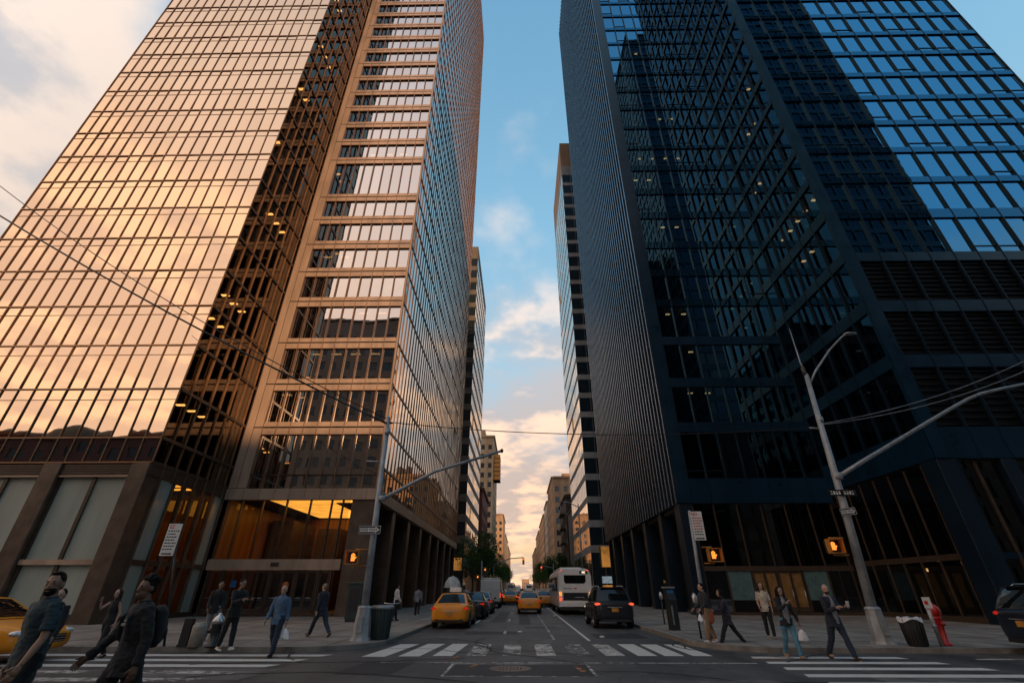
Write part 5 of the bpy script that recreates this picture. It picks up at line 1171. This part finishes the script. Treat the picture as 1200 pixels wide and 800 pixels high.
def bus(name, label, group=None, sign=True):
    R_ = thing(name, label, 'bus', (0, 0, 0), 0, group); P = 'bus_white'; hw = 1.25; Ln = 6.0
    b = MB(); sec = [(-hw, .9), (-hw, 2.55), (-hw+.1, 2.85), (-hw+.35, 3.02), (hw-.35, 3.02), (hw-.1, 2.85), (hw, 2.55), (hw, .9), (hw, .5), (-hw, .5)]
    xs = [(-Ln, .93), (-Ln+.12, 1), (Ln-.15, 1), (Ln, .93)]; vs = []
    for x, k in xs: vs += [(x+(-.0), y*(.985 if k < 1 else 1), .5+(z-.5)*(.985 if k < 1 else 1)) for y, z in sec]
    n = len(sec); b.add(vs, [(i*n+k, (i+1)*n+k, (i+1)*n+(k+1) % n, i*n+(k+1) % n) for i in range(3) for k in range(n)]+[tuple(reversed(range(n))), tuple(range(3*n, 4*n))], P); b.build('body', R_)
    e = -Ln
    m = MB(); m.add([(e-.012, -.82, 2.58), (e-.012, .82, 2.58), (e-.012, .82, 2.15), (e-.012, .7, 2.02), (e-.012, -.7, 2.02), (e-.012, -.82, 2.15)], [(0, 1, 2, 3, 4, 5)], 'car_glass'); m.build('rear_window', R_)
    m = MB(); m.box(e-.02, e+.02, -.92, .92, .92, 1.42, 'plastic_dark')
    for q in range(5): m.box(e-.035, e-.02, -.88, .88, .96+.09*q, .99+.09*q, 'car_black')
    m.box(e-.03, e-.02, -.6, .05, 1.1, 1.16, 'silver'); m.build('engine_grille', R_)
    for s in (-1, 1):
        m = MB(); m.box(e-.04, e+.02, s*1.12-.1, s*1.12+.1, 1.2, 1.48, 'amber_lit'); m.build('turn_lamp', R_)
        m = MB(); m.box(e-.04, e+.02, s*1.12-.08, s*1.12+.08, .88, 1.1, 'tail_lit'); m.build('tail_light', R_)
        m = MB(); m.box(e-.02, e+.02, s*1.0-.07, s*1.0+.07, 2.86, 2.93, 'tail_lit'); m.build('marker_lamp', R_)
        for q in range(7): m = MB(); m.box(e+1.2+1.55*q, e+2.6+1.55*q, s*1.2, s*1.262, 1.5, 2.45, 'car_glass'); m.build('side_window', R_)
        for x in (-2.6, 3.4): wheel(R_, x, s*1.2, .48, .3)
    m = MB(); m.box(e-.1, e+.1, -1.18, 1.18, .52, .78, P); m.box(e-.03, e+.3, -1.2, 1.2, .3, .5, 'plastic_dark'); m.box(-Ln+.3, Ln-.3, -1.15, 1.15, .3, .5, 'plastic_dark'); m.build('bumper', R_)
    m = MB(); m.box(e-.02, e+.02, -1.0, -.38, 2.66, 2.86, 'sign_black'); 
    if sign: text_mb(m, 'M2', (e-.021, -.69, 2.76), (0, -1, 0), (0, 0, 1), .2, 'led_white', off=.003)
    m.build('route_sign', R_)
    m = MB(); m.rbox(-3.5, 3.8, -.9, .9, 3.02, 3.2, P, .08); m.build('roof_unit', R_)
    m = MB(); m.box(e-.014, e-.01, -.12, .1, 1.66, 1.74, 'sign_red'); m.box(e-.013, e-.01, .25, .9, 1.66, 1.72, 'pole_paint'); m.build('lettering', R_)
    return R_
H90 = PI/2
def at(o, x, y, rz, z=0): o.location = (x, y, z); o.rotation_euler = (0, 0, rz); return o
tx = at(sedan('taxi', 'yellow taxi parked at the left kerb just past the crosswalk', 'taxi_yellow', True), -3.4, 24.8+2.42, H90)
tx2 = copy_tree(tx, (.68, 39.6+2.42, 0), H90, label='yellow taxi driving away in the middle of the avenue')
tx3 = copy_tree(tx, (-12.45-2.45, 14.05, 0), math.radians(-3), label='yellow taxi nosing in from the left picture edge behind the walking men')
c1 = at(sedan('parked_car', 'dark saloon parked right in front of the yellow taxi at the left kerb', 'car_black', group='cars parked on the left kerb'), -3.15, 34.5, H90)
c2 = at(sedan('parked_car', 'silver saloon parked at the left kerb just behind the white van', 'car_silver', group='cars parked on the left kerb'), -3.05, 41.2, H90)
s1 = at(suv('suv', 'black suv with red rear lights waiting at the right kerb', 'car_black', lit=True), 4.5, 24.9+2.37, H90)
s2 = at(suv('suv', 'dark suv cut off by the right picture edge beyond the hydrant', 'car_navy'), 14.3+2.3, 15.1, math.radians(-4))
vn = at(van('van', 'tall white van parked at the left kerb with loaded roof rack'), -3.05, 51.6+2.8, H90)
bs = at(bus('bus', 'white city bus with dark rear window ahead of the black suv'), 4.1, 38.4+6.0, H90)
# the queue farther down
q_tx = copy_tree(tx, label='yellow taxi in the packed queue far down the avenue'); 
for ch in q_tx.children:
    if ch.name.startswith('tail_light'): ch.data = ch.data.copy(); ch.data.materials[0] = MATS['tail_lit']
q_suv = at(suv('suv', 'dark suv in the packed queue far down the avenue', 'car_navy', lit=True, group='far cars in the queue'), 0, 0, H90)
q_car = at(sedan('car', 'white saloon in the packed queue far down the avenue', 'car_white', lit=True, group='far cars in the queue'), 0, 0, H90)
q_tx['group'] = 'far taxis in the queue'
far = []
for lx, ys in ((-3.0, (66, 73, 80, 87, 94, 102, 110, 120, 130)), (-1.3, (64, 71, 78, 85, 92, 99, 107, 116, 126, 138, 152)), (.75, (60, 68, 75, 82, 89, 97, 106, 116, 128, 142, 158)), (2.6, (56.5, 63, 70, 77, 84, 92, 101, 111, 122, 136, 152)), (4.7, (66, 73, 80, 88, 97, 107, 120, 134))):
    for y in ys: far.append((lx+random.uniform(-.25, .25), y+random.uniform(-1, 1)))
first = dict(t=True, s=True, c=True)
for i, (x, y) in enumerate(far):
    k = random.choices('tsc', (.62, .22, .16))[0]; src = dict(t=q_tx, s=q_suv, c=q_car)[k]
    if first[k]: at(src, x, y, H90); first[k] = False
    else: copy_tree(src, (x, y, 0), H90)
for (x, y), lab in (((2.9, 172), 'small white far bus above the taxis right of centre'), ((-2.7, 146), 'far white bus behind the white van on the left')): copy_tree(bs, (x, y, 0), H90, label=lab)
copy_tree(vn, (-.9, 176, 0), H90, label='distant white van mid-street above the centre taxi roof')

# ------------------------------------------------------------------ people (facing local +y)
def rnd(mods): return mods
def remesh(mb, name, vox, it=4, wr=0.0, fac=.5):
    me = evaluated(mb, name, [('REMESH', dict(mode='VOXEL', voxel_size=vox)), ('SMOOTH', dict(factor=fac, iterations=it))])
    if wr:
        me.update(); nr = [v.normal.copy() for v in me.vertices]
        for v, n in zip(me.vertices, nr):
            c = v.co; v.co = c+n*(wr*noise.noise(Vector((c.x*9, c.y*9, c.z*6)))+wr*.6*noise.noise(Vector((c.x*15, c.y*15, c.z*34))))
        me.update()
    return me
HEADS = {}
def person(label, xy, yaw, H=1.78, z=SW, leg=(20, 8, -18, 22), arms=((10, 6, 20, 0), (-8, 6, 12, 0)), lean=3, head=0, skinm='skin_light', top='cloth_navy', sleeve='long', bottom='cloth_darkjeans', shoe='shoe_black',
           hair='hair_black', hairstyle='short', female=False, coat=0.0, skirt=False, shirt=None, vox=.0105, group=None, print_=False, beard=False):
    s = H/1.735; R = math.radians
    root = thing('person', label, 'person', (xy[0], xy[1], z), yaw, group)
    wk = .9 if female else 1.0
    L1, L2 = .43*s, .41*s
    # legs
    legs = []
    for side, (a, k) in ((-1, leg[0:2]), (1, leg[2:4])):
        d1 = Vector((side*.02, math.sin(R(a)), -math.cos(R(a)))); d2 = Vector((0, math.sin(R(a-k)), -math.cos(R(a-k))))
        hip = Vector((side*.088*s, 0, 0)); kn = hip+d1*L1; an = kn+d2*L2; legs.append((hip, kn, an, R(a-k)))
    low = min(l[2].z-.07*s-(.06*s*max(0, -math.sin(l[3]))) for l in legs); hz = -low
    up = Vector((0, 0, hz))
    legs = [(a+up, b+up, c+up, t) for a, b, c, t in legs]
    ln = math.tan(R(lean))
    def T(x, y, zz): return Vector((x*s, y*s+ln*max(0, zz)*s, hz+zz*s))     # torso frame above the hips
    sh = .178*wk; body = MB()
    def torso(mb, inf, m, z0, z1=.56, flare=0.0):
        st = [(-.1, .095, .15), (0, .108, .168), (.1, .1, .15), (.2, .1, .148), (.33, .118, .168), (.44, .11, .18), (.5, .085, .16), (.545, .062, .09), (.58, .05, .055)]
        if female: st = [(-.1, .1, .155), (0, .112, .17), (.1, .095, .14), (.2, .09, .128), (.33, .118, .15), (.44, .1, .155), (.5, .075, .14), (.545, .055, .08), (.58, .045, .05)]
        P, Rr = [], []
        for zz, d_, w_ in st:
            if zz < z0-.001 or zz > z1+.03: continue
            f = flare*max(0, (.1-zz)); P.append(T(0, 0, zz)); Rr.append(((d_+inf+f)*s, (w_*wk+inf+f)*s))
        if z0 < -.1: 
            P.insert(0, T(0, 0, z0)); f = flare*(.1-z0); Rr.insert(0, ((.098+inf+f)*s, (.155*wk+inf+f)*s))
        mb.tube(P, Rr, m, 18)
    torso(body, 0, skinm, -.1)
    for hip, kn, an, t in legs:
        body.tube([hip+Vector((0, 0, .04*s)), hip.lerp(kn, .4), hip.lerp(kn, .85), kn, kn.lerp(an, .3), kn.lerp(an, .75), an, an-Vector((0, 0, .03*s))], [q*s for q in (.088, .078, .06, .055, .058, .042, .036, .036)], skinm, 12)
        body.ell(an+Vector((0, .06*s*math.cos(t), -.04*s)), (.04*s, .11*s, .035*s), skinm)
    AR = []
    for i, side in enumerate((-1, 1)):
        b, c, e, inn = arms[i]; b, c, e, inn = R(b), R(c), R(e), R(inn)
        S = T(side*sh, 0, .475); d1 = Vector((side*math.sin(c), math.sin(b)*math.cos(c), -math.cos(b)*math.cos(c))).normalized()
        d2 = Vector((side*math.sin(c)*.4-side*math.sin(inn), math.sin(b+e)*math.cos(inn), -math.cos(b+e)*math.cos(inn))).normalized()
        E_ = S+d1*.29*s; Wr = E_+d2*.25*s; AR.append((S, E_, Wr, d1, d2, side))
        body.tube([S-d1*.02*s, S.lerp(E_, .35), E_, E_.lerp(Wr, .3), Wr], [q*s*(1 if not female else .88) for q in (.052, .046, .039, .039, .026)], skinm, 10)
    hc = T(0, .015, .69)
    body.tube([T(0, -.005, .5), T(0, .0, .57), hc-Vector((0, .012*s, .03*s))], [.06*s, .053*s, .053*s], skinm, 12)
    hr = Matrix.Rotation(R(head), 3, 'Z')
    def Hd(x, y, zz): return hc+hr @ Vector((x*s, y*s, zz*s))
    body.ell(Hd(0, -.008, .025), (.076*s, .095*s, .1*s), skinm, 18, 12, hr); body.ell(Hd(0, .03, -.05), (.056*s, .06*s, .068*s), skinm, 16, 10, hr)
    body.ell(Hd(0, .062, .012), (.056*s, .032*s, .05*s), skinm, 14, 9, hr); body.ell(Hd(0, .094, -.02), (.013*s, .022*s, .018*s), skinm, 10, 7, hr); body.ell(Hd(0, .088, .003), (.009*s, .016*s, .026*s), skinm, 10, 7, hr)
    for q in (-1, 1): body.ell(Hd(q*.077, -.008, -.005), (.012*s, .02*s, .032*s), skinm, 8, 6, hr)
    body.ell(Hd(0, .078, -.067), (.026*s, .014*s, .011*s), skinm, 10, 6, hr)
    me = remesh(body, 'person', vox*s, 3)
    # hands: palm, four fingers, thumb, rooted in the wrist
    hb = MB()
    for S, E_, Wr, d1, d, side in AR:
        w = (Vector((0, 1, 0))-d*d.y); w = w.normalized() if w.length > .3 else Vector((0, 0, 1)); n = d.cross(w)
        if n.x*side > 0: n = -n                               # palm looks inward
        hb.tube([Wr-d*.02*s, Wr+d*.02*s, Wr+d*.055*s, Wr+d*.092*s], [(.022*s, .018*s), (.034*s, .016*s), (.04*s, .015*s), (.036*s, .012*s)], skinm, 10) if abs(d.y) < .8 else hb.tube([Wr-d*.02*s, Wr+d*.05*s, Wr+d*.092*s], [.02*s, .03*s, .026*s], skinm, 10)
        for q, l in enumerate((.07, .08, .074, .056)):
            o = Wr+d*.088*s+w*(.029-.0195*q)*s; cur = d.copy(); pts = [o]
            for j in range(3): cur = (cur+n*(.28+.12*j)).normalized(); pts.append(pts[-1]+cur*l*s/3)
            hb.tube(pts, [.0092*s, .0088*s, .008*s, .006*s], skinm, 7)
        o = Wr+d*.025*s+w*.03*s; td = (d*.75+w*.55+n*.3).normalized(); hb.tube([o, o+td*.03*s, o+td*.058*s+n*.006*s, o+td*.07*s+n*.012*s], [.012*s, .0105*s, .0095*s, .006*s], skinm, 7)
    bm = bmesh.new(); bm.from_mesh(me); hm = hb.mesh('h'); bm.from_mesh(hm); bm.to_mesh(me); bm.free(); bpy.data.meshes.remove(hm)
    if not me.materials: me.materials.append(MATS[skinm])
    for p in me.polygons: p.use_smooth = True; p.material_index = 0
    mesh_obj('body', me, root)
    for q in (-1, 1): m = MB(); m.ell(Hd(q*.031, .083, .008), (.012*s, .009*s, .007*s), 'eye', 8, 6, hr); m.build('eye', root)
    m = MB(); m.ell(Hd(0, .09, -.066), (.022*s, .006*s, .006*s), 'lips', 8, 5, hr); m.build('mouth', root)
    for q in (-1, 1):
        if hair: m = MB(); m.ell(Hd(q*.032, .092, .03), (.019*s, .006*s, .005*s), hair, 8, 5, hr); m.build('eyebrow', root)
    if beard:
        m = MB(); m.ell(Hd(0, .03, -.06), (.0578*s, .064*s, .06*s), hair, 14, 8, hr); mesh_obj('beard', remesh(m, 'beard', .008, 2, .004), root)
    if hair and hairstyle != 'bald':
        m = MB()
        m.ell(Hd(0, -.022, .045), (.08*s, .094*s, .09*s), hair, 16, 10, hr); m.ell(Hd(0, -.042, .0), (.0765*s, .066*s, .072*s), hair, 14, 9, hr)
        if hairstyle == 'curly':
            for q in range(40):
                a, b = random.uniform(0, 2*PI), random.uniform(.05, 1.35); rr = Vector((.084*math.sin(b)*math.cos(a), -.024+.1*math.sin(b)*math.sin(a), .055+.092*math.cos(b))); m.ell(Hd(*rr), (.02*s,)*3, hair, 7, 5)
        if hairstyle == 'quiff': m.ell(Hd(0, .03, .112), (.055*s, .05*s, .022*s), hair, 12, 8, hr)
        if hairstyle == 'long':
            m.tube([Hd(0, -.06, .05), Hd(0, -.075, -.06), Hd(0, -.08, -.17), Hd(0, -.075, -.27)], [(.06*s, .085*s), (.05*s, .088*s), (.045*s, .085*s), (.02*s, .06*s)], hair, 14)
            for q in (-1, 1): m.tube([Hd(q*.06, .0, .07), Hd(q*.08, .01, -.02), Hd(q*.085, .02, -.14), Hd(q*.075, .03, -.22)], [.03*s, .03*s, .028*s, .015*s], hair, 8)
        mesh_obj('hair', remesh(m, 'hair', .009, 2, .005), root)
    # clothes
    tp = MB(); hem = -.1-coat
    torso(tp, .02, top, hem, .545, flare=.12 if coat else .03)
    for S, E_, Wr, d1, d2, side in AR:
        f = .88 if female else 1
        if sleeve == 'long': tp.tube([S-d1*.03*s+Vector((-side*.02*s, 0, 0)), S.lerp(E_, .35), E_, E_.lerp(Wr, .4), Wr-d2*.005*s], [q*s*f for q in (.076, .066, .058, .054, .042)], top, 12)
        elif sleeve == 'short': tp.tube([S-d1*.03*s+Vector((-side*.02*s, 0, 0)), S.lerp(E_, .35), S.lerp(E_, .8)], [q*s*f for q in (.074, .068, .066)], top, 12)
        else: tp.tube([S-d1*.03*s+Vector((-side*.02*s, 0, 0)), S.lerp(E_, .15)], [q*s*f for q in (.068, .062)], top, 12)
    mesh_obj('jacket' if coat or shirt else 'shirt', remesh(tp, 'top', .0125*s, 3, .017), root)
    m = MB(); P_ = [T(0, 0, .535), T(0, .004, .575)]
    m.tube(P_, [(.074*s, .09*s), (.066*s, .072*s)], shirt or top, 16); m.build('collar', root)
    if shirt:                                             # open front: the shirt shows as a strip
        m = MB(); m.tube([T(0, .045, -.08), T(0, .055, .1), T(0, .062, .3), T(0, .042, .44), T(0, .016, .53)], [(.106*s, .085*s), (.094*s, .09*s), (.1*s, .085*s), (.096*s, .07*s), (.075*s, .055*s)], shirt, 14)
        mesh_obj('shirt', remesh(m, 'shirt', .0125*s, 3, .006), root)
    if print_: m = MB(); m.ell(T(.02, .128, .33), (.1*s, .016*s, .022*s), 'print_grey', 14, 7); m.ell(T(-.0, .126, .37), (.07*s, .016*s, .016*s), 'print_grey', 14, 7); m.build('chest_print', root)
    tr = MB(); torso(tr, .012, bottom, -.1, .08)
    for hip, kn, an, t in legs:
        g = 1.0 if female else 1.08
        tr.tube([hip+Vector((0, 0, .06*s)), hip.lerp(kn, .35), hip.lerp(kn, .85), kn, kn.lerp(an, .4), kn.lerp(an, .8), an.lerp(kn, .02)], [q*s*g for q in (.103, .093, .075, .07, .068, .06, .057)], bottom, 14)
    if skirt: tr.tube([T(0, 0, .06), T(0, 0, -.1), T(0, 0, -.42)], [(.12*s, .17*s), (.135*s, .185*s), (.14*s, .18*s)], bottom, 18)
    mesh_obj('trousers' if not skirt else 'skirt', remesh(tr, 'trousers', .0125*s, 3, .012), root)
    for hip, kn, an, t in legs:
        m = MB(); rr = Matrix.Rotation(t, 3, 'X'); c_ = an
        for p, r_ in (((0, .02, -.035), (.046, .07, .048)), ((0, .09, -.048), (.048, .095, .034)), ((0, .05, -.066), (.049, .14, .014))): m.ell(c_+rr @ (Vector(p)*s), tuple(q*s for q in r_), shoe, 12, 8, rr)
        mesh_obj('shoe', remesh(m, 'shoe', .009, 3), root)
    out = dict(root=root, hands=[a[2]+a[4]*.09*s for a in AR], T=T, s=s)
    return out
def w_of(p, v):                                           # a point of a person's frame in the world
    r = p['root']; return Matrix.Rotation(r.rotation_euler.z, 3, 'Z') @ Vector(v)+Vector(r.location)
def carry_bag(p, i, label, size=(.17, .09, .34), m='bag_white'):
    h = w_of(p, p['hands'][i]); b = MB(); w, d, l = size
    b.tube([(0, 0, -.1), (0, 0, -.16), (0, 0, -.3*l/.34-.06), (0, 0, -l*.95), (0, 0, -l-.02)], [(.02, .03), (d*.6, w*.6), (d, w), (d*.95, w*.95), (d*.4, w*.5)], m, 14)
    for q in (-1, 1): b.tube([(q*.03, 0, -.12), (q*.02, 0, -.03), (0, 0, .0), (-q*.02, 0, -.03)], .008, m, 5)
    me = remesh(b, 'bag', .011, 2, .012); o = bpy.data.objects.new('carrier_bag', me); COL.objects.link(o); o.location = h; o.rotation_euler = (0, 0, p['root'].rotation_euler.z); tag(o, label, 'bag')
def backpack(p, label, m='cloth_black'):
    T = p['T']; b = MB(); c = T(0, -.19, .3); s = p['s']
    b.tube([c+Vector((0, 0, -.2*s)), c+Vector((0, 0, -.15*s)), c, c+Vector((0, .01, .16*s)), c+Vector((0, .02, .22*s))], [(.05*s, .1*s), (.085*s, .145*s), (.09*s, .15*s), (.07*s, .13*s), (.03*s, .07*s)], m, 16)
    b.ell(c+Vector((0, -.085*s, -.07*s)), (.11*s, .035*s, .08*s), m)
    for q in (-1, 1): b.tube([T(q*.09, -.12, .46), T(q*.095, .0, .535), T(q*.105, .135, .4), T(q*.12, .12, .2), T(q*.14, -.06, .12)], [(.012*s, .03*s)]*5, m, 8)
    me = remesh(b, 'backpack', .011, 2, .006); o = bpy.data.objects.new('backpack', me); COL.objects.link(o); o.location = p['root'].location; o.rotation_euler = p['root'].rotation_euler; tag(o, label, 'backpack')
D = math.radians
x1, z1 = A(64, 700, 6.2)
person('bearded man in teal polo shirt walking past the taxi, nearest on the left', (x1-.02, 6.2), D(160), 1.89, 0, (22, 10, -16, 24), ((8, 12, 18, 0), (-10, 14, 14, 0)), 2, 38, 'skin_tan', 'cloth_teal', 'short', 'cloth_black', beard=True, hairstyle='quiff', vox=.009)
x2, z2 = A(160, 700, 6.5)
p = person('man in black printed hoodie with a backpack striding left, second nearest', (x2+.16, 6.5), D(145), 1.87, 0, (-20, 20, 26, 8), ((-14, 10, 22, 0), (24, 8, 20, 0)), 3, 15, 'skin_brown', 'cloth_black', 'long', 'cloth_black', hairstyle='curly', print_=True, coat=.05, vox=.009)
backpack(p, 'black backpack worn by the man in the printed hoodie')
x, z = A(75, 692, 10.4); person('dark-haired person hidden behind the teal-shirted man\'s shoulder', (x, 10.4), D(200), 1.7, 0, top='cloth_black', bottom='cloth_charcoal')
x, y = G(112, 772); person('woman in dark sleeveless top raising a hand to her face behind the hoodie man', (x, y), D(165), 1.68, 0, (12, 4, -10, 14), ((-14, 10, 25, 0), (55, 5, 95, 25)), 2, 10, 'skin_light', 'cloth_black', 'none', 'cloth_black', female=True, hair='hair_brown', hairstyle='long')
x, y = G(242, 750, SW); person('man in black jacket and grey trousers standing behind the pale bollard', (x, y), D(205), 1.78, SW, (8, 4, -6, 8), ((5, 6, 20, 0), (12, 6, 25, 5)), 1, 15, 'skin_tan', 'cloth_black', 'long', 'cloth_grey', coat=.04)
x, y = G(263, 761, SW); person('man all in black with white trainers reading his phone by the kerb', (x, y), D(-115), 1.8, SW, (6, 2, -10, 4), ((32, 6, 75, 20), (28, 8, 80, 25)), 5, 0, 'skin_tan', 'cloth_black', 'long', 'cloth_black', 'shoe_white', coat=.05)
x, y = G(316, 769); p = person('balding man in blue sweater stepping off the kerb with a white bag', (x, y+.05), D(178), 1.78, 0, (14, 4, -8, 26), ((-8, 10, 12, 0), (10, 12, 16, 0)), 1, 0, 'skin_light', 'cloth_blue', 'long', 'cloth_darkjeans', hair='hair_brown', hairstyle='bald', coat=.05)
carry_bag(p, 0, 'white plastic bag hanging from the blue-sweatered man\'s hand')
x, y = G(372, 746, SW); person('man in dark jacket with pale cap striding along the golden tower lobby', (x, y), D(60), 1.8, SW, (28, 6, -26, 14), ((-18, 8, 25, 0), (22, 8, 30, 0)), 5, 0, 'skin_light', 'cloth_navy', 'long', 'cloth_darkjeans', hair='cloth_tan', coat=.08)
x, y = G(462, 727, SW); person('man in white shirt and black trousers by the colonnade near the bicycle', (x, y), D(-60), 1.78, SW, (8, 3, -8, 8), ((6, 6, 15, 0), (10, 6, 20, 0)), 1, 0, 'skin_tan', 'cloth_white', 'long', 'cloth_black')
x, y = G(488, 722, SW); person('person in pale grey shirt walking away beside the parked taxi', (x, y), D(10), 1.74, SW, (16, 4, -14, 16), ((12, 8, 15, 0), (-10, 8, 15, 0)), 2, 0, 'skin_tan', 'cloth_grey', 'long', 'cloth_black', 'shoe_white')
x, y = G(549, 712, SW); person('far person in white top on the left sidewalk beyond the parked cars', (-5.2, 50), D(170), 1.75, SW, top='cloth_white', bottom='cloth_black')
x, y = G(855, 758); p = person('person in dark purple coat striding left holding a red and white bundle', (x+.1, y), D(82), 1.74, 0, (28, 6, -28, 8), ((24, 6, 60, 15), (20, 6, 62, 15)), 6, 0, 'skin_light', 'cloth_purple', 'long', 'cloth_black', 'shoe_white', hairstyle='long', female=True, coat=.1)
h = w_of(p, p['hands'][0]); b = MB(); b.tube([(0, 0, -.3), (0, 0, -.2), (0, 0, 0), (0, 0, .1)], [(.05, .07), (.09, .13), (.08, .12), (.04, .06)], 'cloth_red', 12); me = remesh(b, 'b', .012, 2, .014); o = bpy.data.objects.new('shopping_bag', me); COL.objects.link(o); o.location = h+Vector((-.06, -.02, -.05)); tag(o, 'red cloth bag held against the purple coat', 'bag')
x, y = G(836, 753, SW); p = person('person in tan trousers half hidden behind the purple-coated walker', (x+.02, y+.2), D(100), 1.72, SW, (12, 4, -10, 12), ((15, 6, 40, 0), (15, 6, 40, 0)), 3, 0, 'skin_light', 'cloth_charcoal', 'long', 'cloth_tan', 'shoe_white')
carry_bag(p, 0, 'white bag carried by the tan-trousered person at the sign post', (.14, .08, .26))
x, y = G(905, 748, SW); person('long-haired woman in cream top and black trousers on the right sidewalk', (x, y), D(155), 1.74, SW, (6, 3, -6, 6), ((-4, 8, 15, 0), (8, 8, 35, 10)), 0, 20, 'skin_light', 'cloth_cream', 'short', 'cloth_black', 'shoe_tan', 'hair_brown', 'long', True)
x, y = G(932, 771); p = person('woman in black jacket and blue jeans crossing with a white bag', (x, y), D(180), 1.74, 0, (14, 5, -8, 20), ((6, 16, 12, 0), (35, 4, 110, 38)), 2, 12, 'skin_tan', 'cloth_black', 'long', 'cloth_jeans', 'shoe_tan', 'hair_black', 'long', True, coat=.04, shirt='cloth_grey')
carry_bag(p, 0, 'white plastic bag swinging from the hand of the woman in jeans', (.16, .08, .36))
x, y = G(990, 773); p = person('bald bearded man in navy blazer crossing with a paper cup', (x, y), D(195), 1.82, 0, (20, 6, -16, 16), ((22, 6, 92, 14), (16, 6, 95, 28)), 2, -30, 'skin_light', 'cloth_navy', 'long', 'cloth_darkjeans', hair='hair_brown', hairstyle='bald', coat=.06, shirt='cloth_grey', beard=True)
h = w_of(p, p['hands'][0]); m = MB(); m.lathe([(.03, -.05), (.042, .08), (.044, .085), (.03, .09)], (0, 0, 0), 'bag_white', 12); solo('paper_cup', m, 'white paper cup in the bald man\'s hand', 'cup', (h.x+.01, h.y-.03, h.z))

# ------------------------------------------------------------------ street trees far down
def tree_proto(name, label, h, r, n, seed):
    rg = random.Random(seed); root = thing(name, label, 'tree'); t = MB()
    t.tube([(0, 0, 0), (.1, .05, h*.2), (-.05, .1, h*.45), (.1, 0, h*.75)], [.22, .17, .12, .04], 'bark', 8)
    cl = []
    for q in range(9):
        a = rg.uniform(0, 2*PI); zz = h*rg.uniform(.3, .5); l = r*rg.uniform(.6, .95); e = Vector((l*math.cos(a), l*math.sin(a), zz+h*rg.uniform(.15, .4)))
        t.tube([(0, 0, zz), (e.x*.5, e.y*.5, (zz+e.z)/2+.2), e], [.08, .05, .02], 'bark', 6); cl.append((e, r*rg.uniform(.32, .5)))
    for q in range(10): cl.append((Vector((rg.gauss(0, r*.4), rg.gauss(0, r*.4), h*rg.uniform(.5, .95))), r*rg.uniform(.28, .45)))
    t.build('trunk', root); m = MB()
    for q in range(n):
        c, rr = rg.choice(cl); d = Vector((rg.gauss(0, 1), rg.gauss(0, 1), rg.gauss(0, .8))).normalized()*rr*rg.uniform(.55, 1.08); p = c+d
        a, b = Vector((rg.gauss(0, 1), rg.gauss(0, 1), rg.gauss(0, 1))).normalized(), Vector((rg.gauss(0, 1), rg.gauss(0, 1), rg.gauss(0, 1))).normalized(); s_ = rg.uniform(.1, .2)
        m.add([p-a*s_, p+b*s_*.5, p+a*s_, p-b*s_*.5], [(0, 1, 2, 3)], 'leaf')
    m.build('crown', root); return root
tp_ = [tree_proto('street_tree', 'dense green street tree', 9.5, 3.6, 5200, 3), tree_proto('street_tree', 'dense green street tree', 8.2, 3.2, 4600, 9)]
spots = [(-7.8, 82, 'leafy tree nearest on the left of the avenue, over the van'), (-7.6, 100, 'second leafy tree along the left side of the avenue'), (-7.4, 120, 'third leafy tree along the left side of the avenue'), (-7.6, 158, None), (-7.4, 184, None),
         (8.6, 112, 'leafy tree nearest on the right, just left of the bus'), (8.6, 140, 'second leafy tree along the right side of the avenue'), (8.2, 164, None), (8.4, 190, None), (8.2, 220, None), (-7.5, 215, None)]
for i, (x, y, lab) in enumerate(spots):
    L_ = lab or ('small far tree closing the avenue on the left' if x < 0 else 'small far tree closing the avenue on the right')
    if i < 2: o = tp_[i]; o.location = (x, y, SW); o['label'] = L_; o['group'] = 'street trees'
    else: o = copy_tree(tp_[i % 2], (x, y, SW), i*1.3, label=L_)
    o['group'] = 'street trees on the left' if x < 0 else 'street trees on the right'
for o in ORG:
    if '_org' in o: del o['_org']
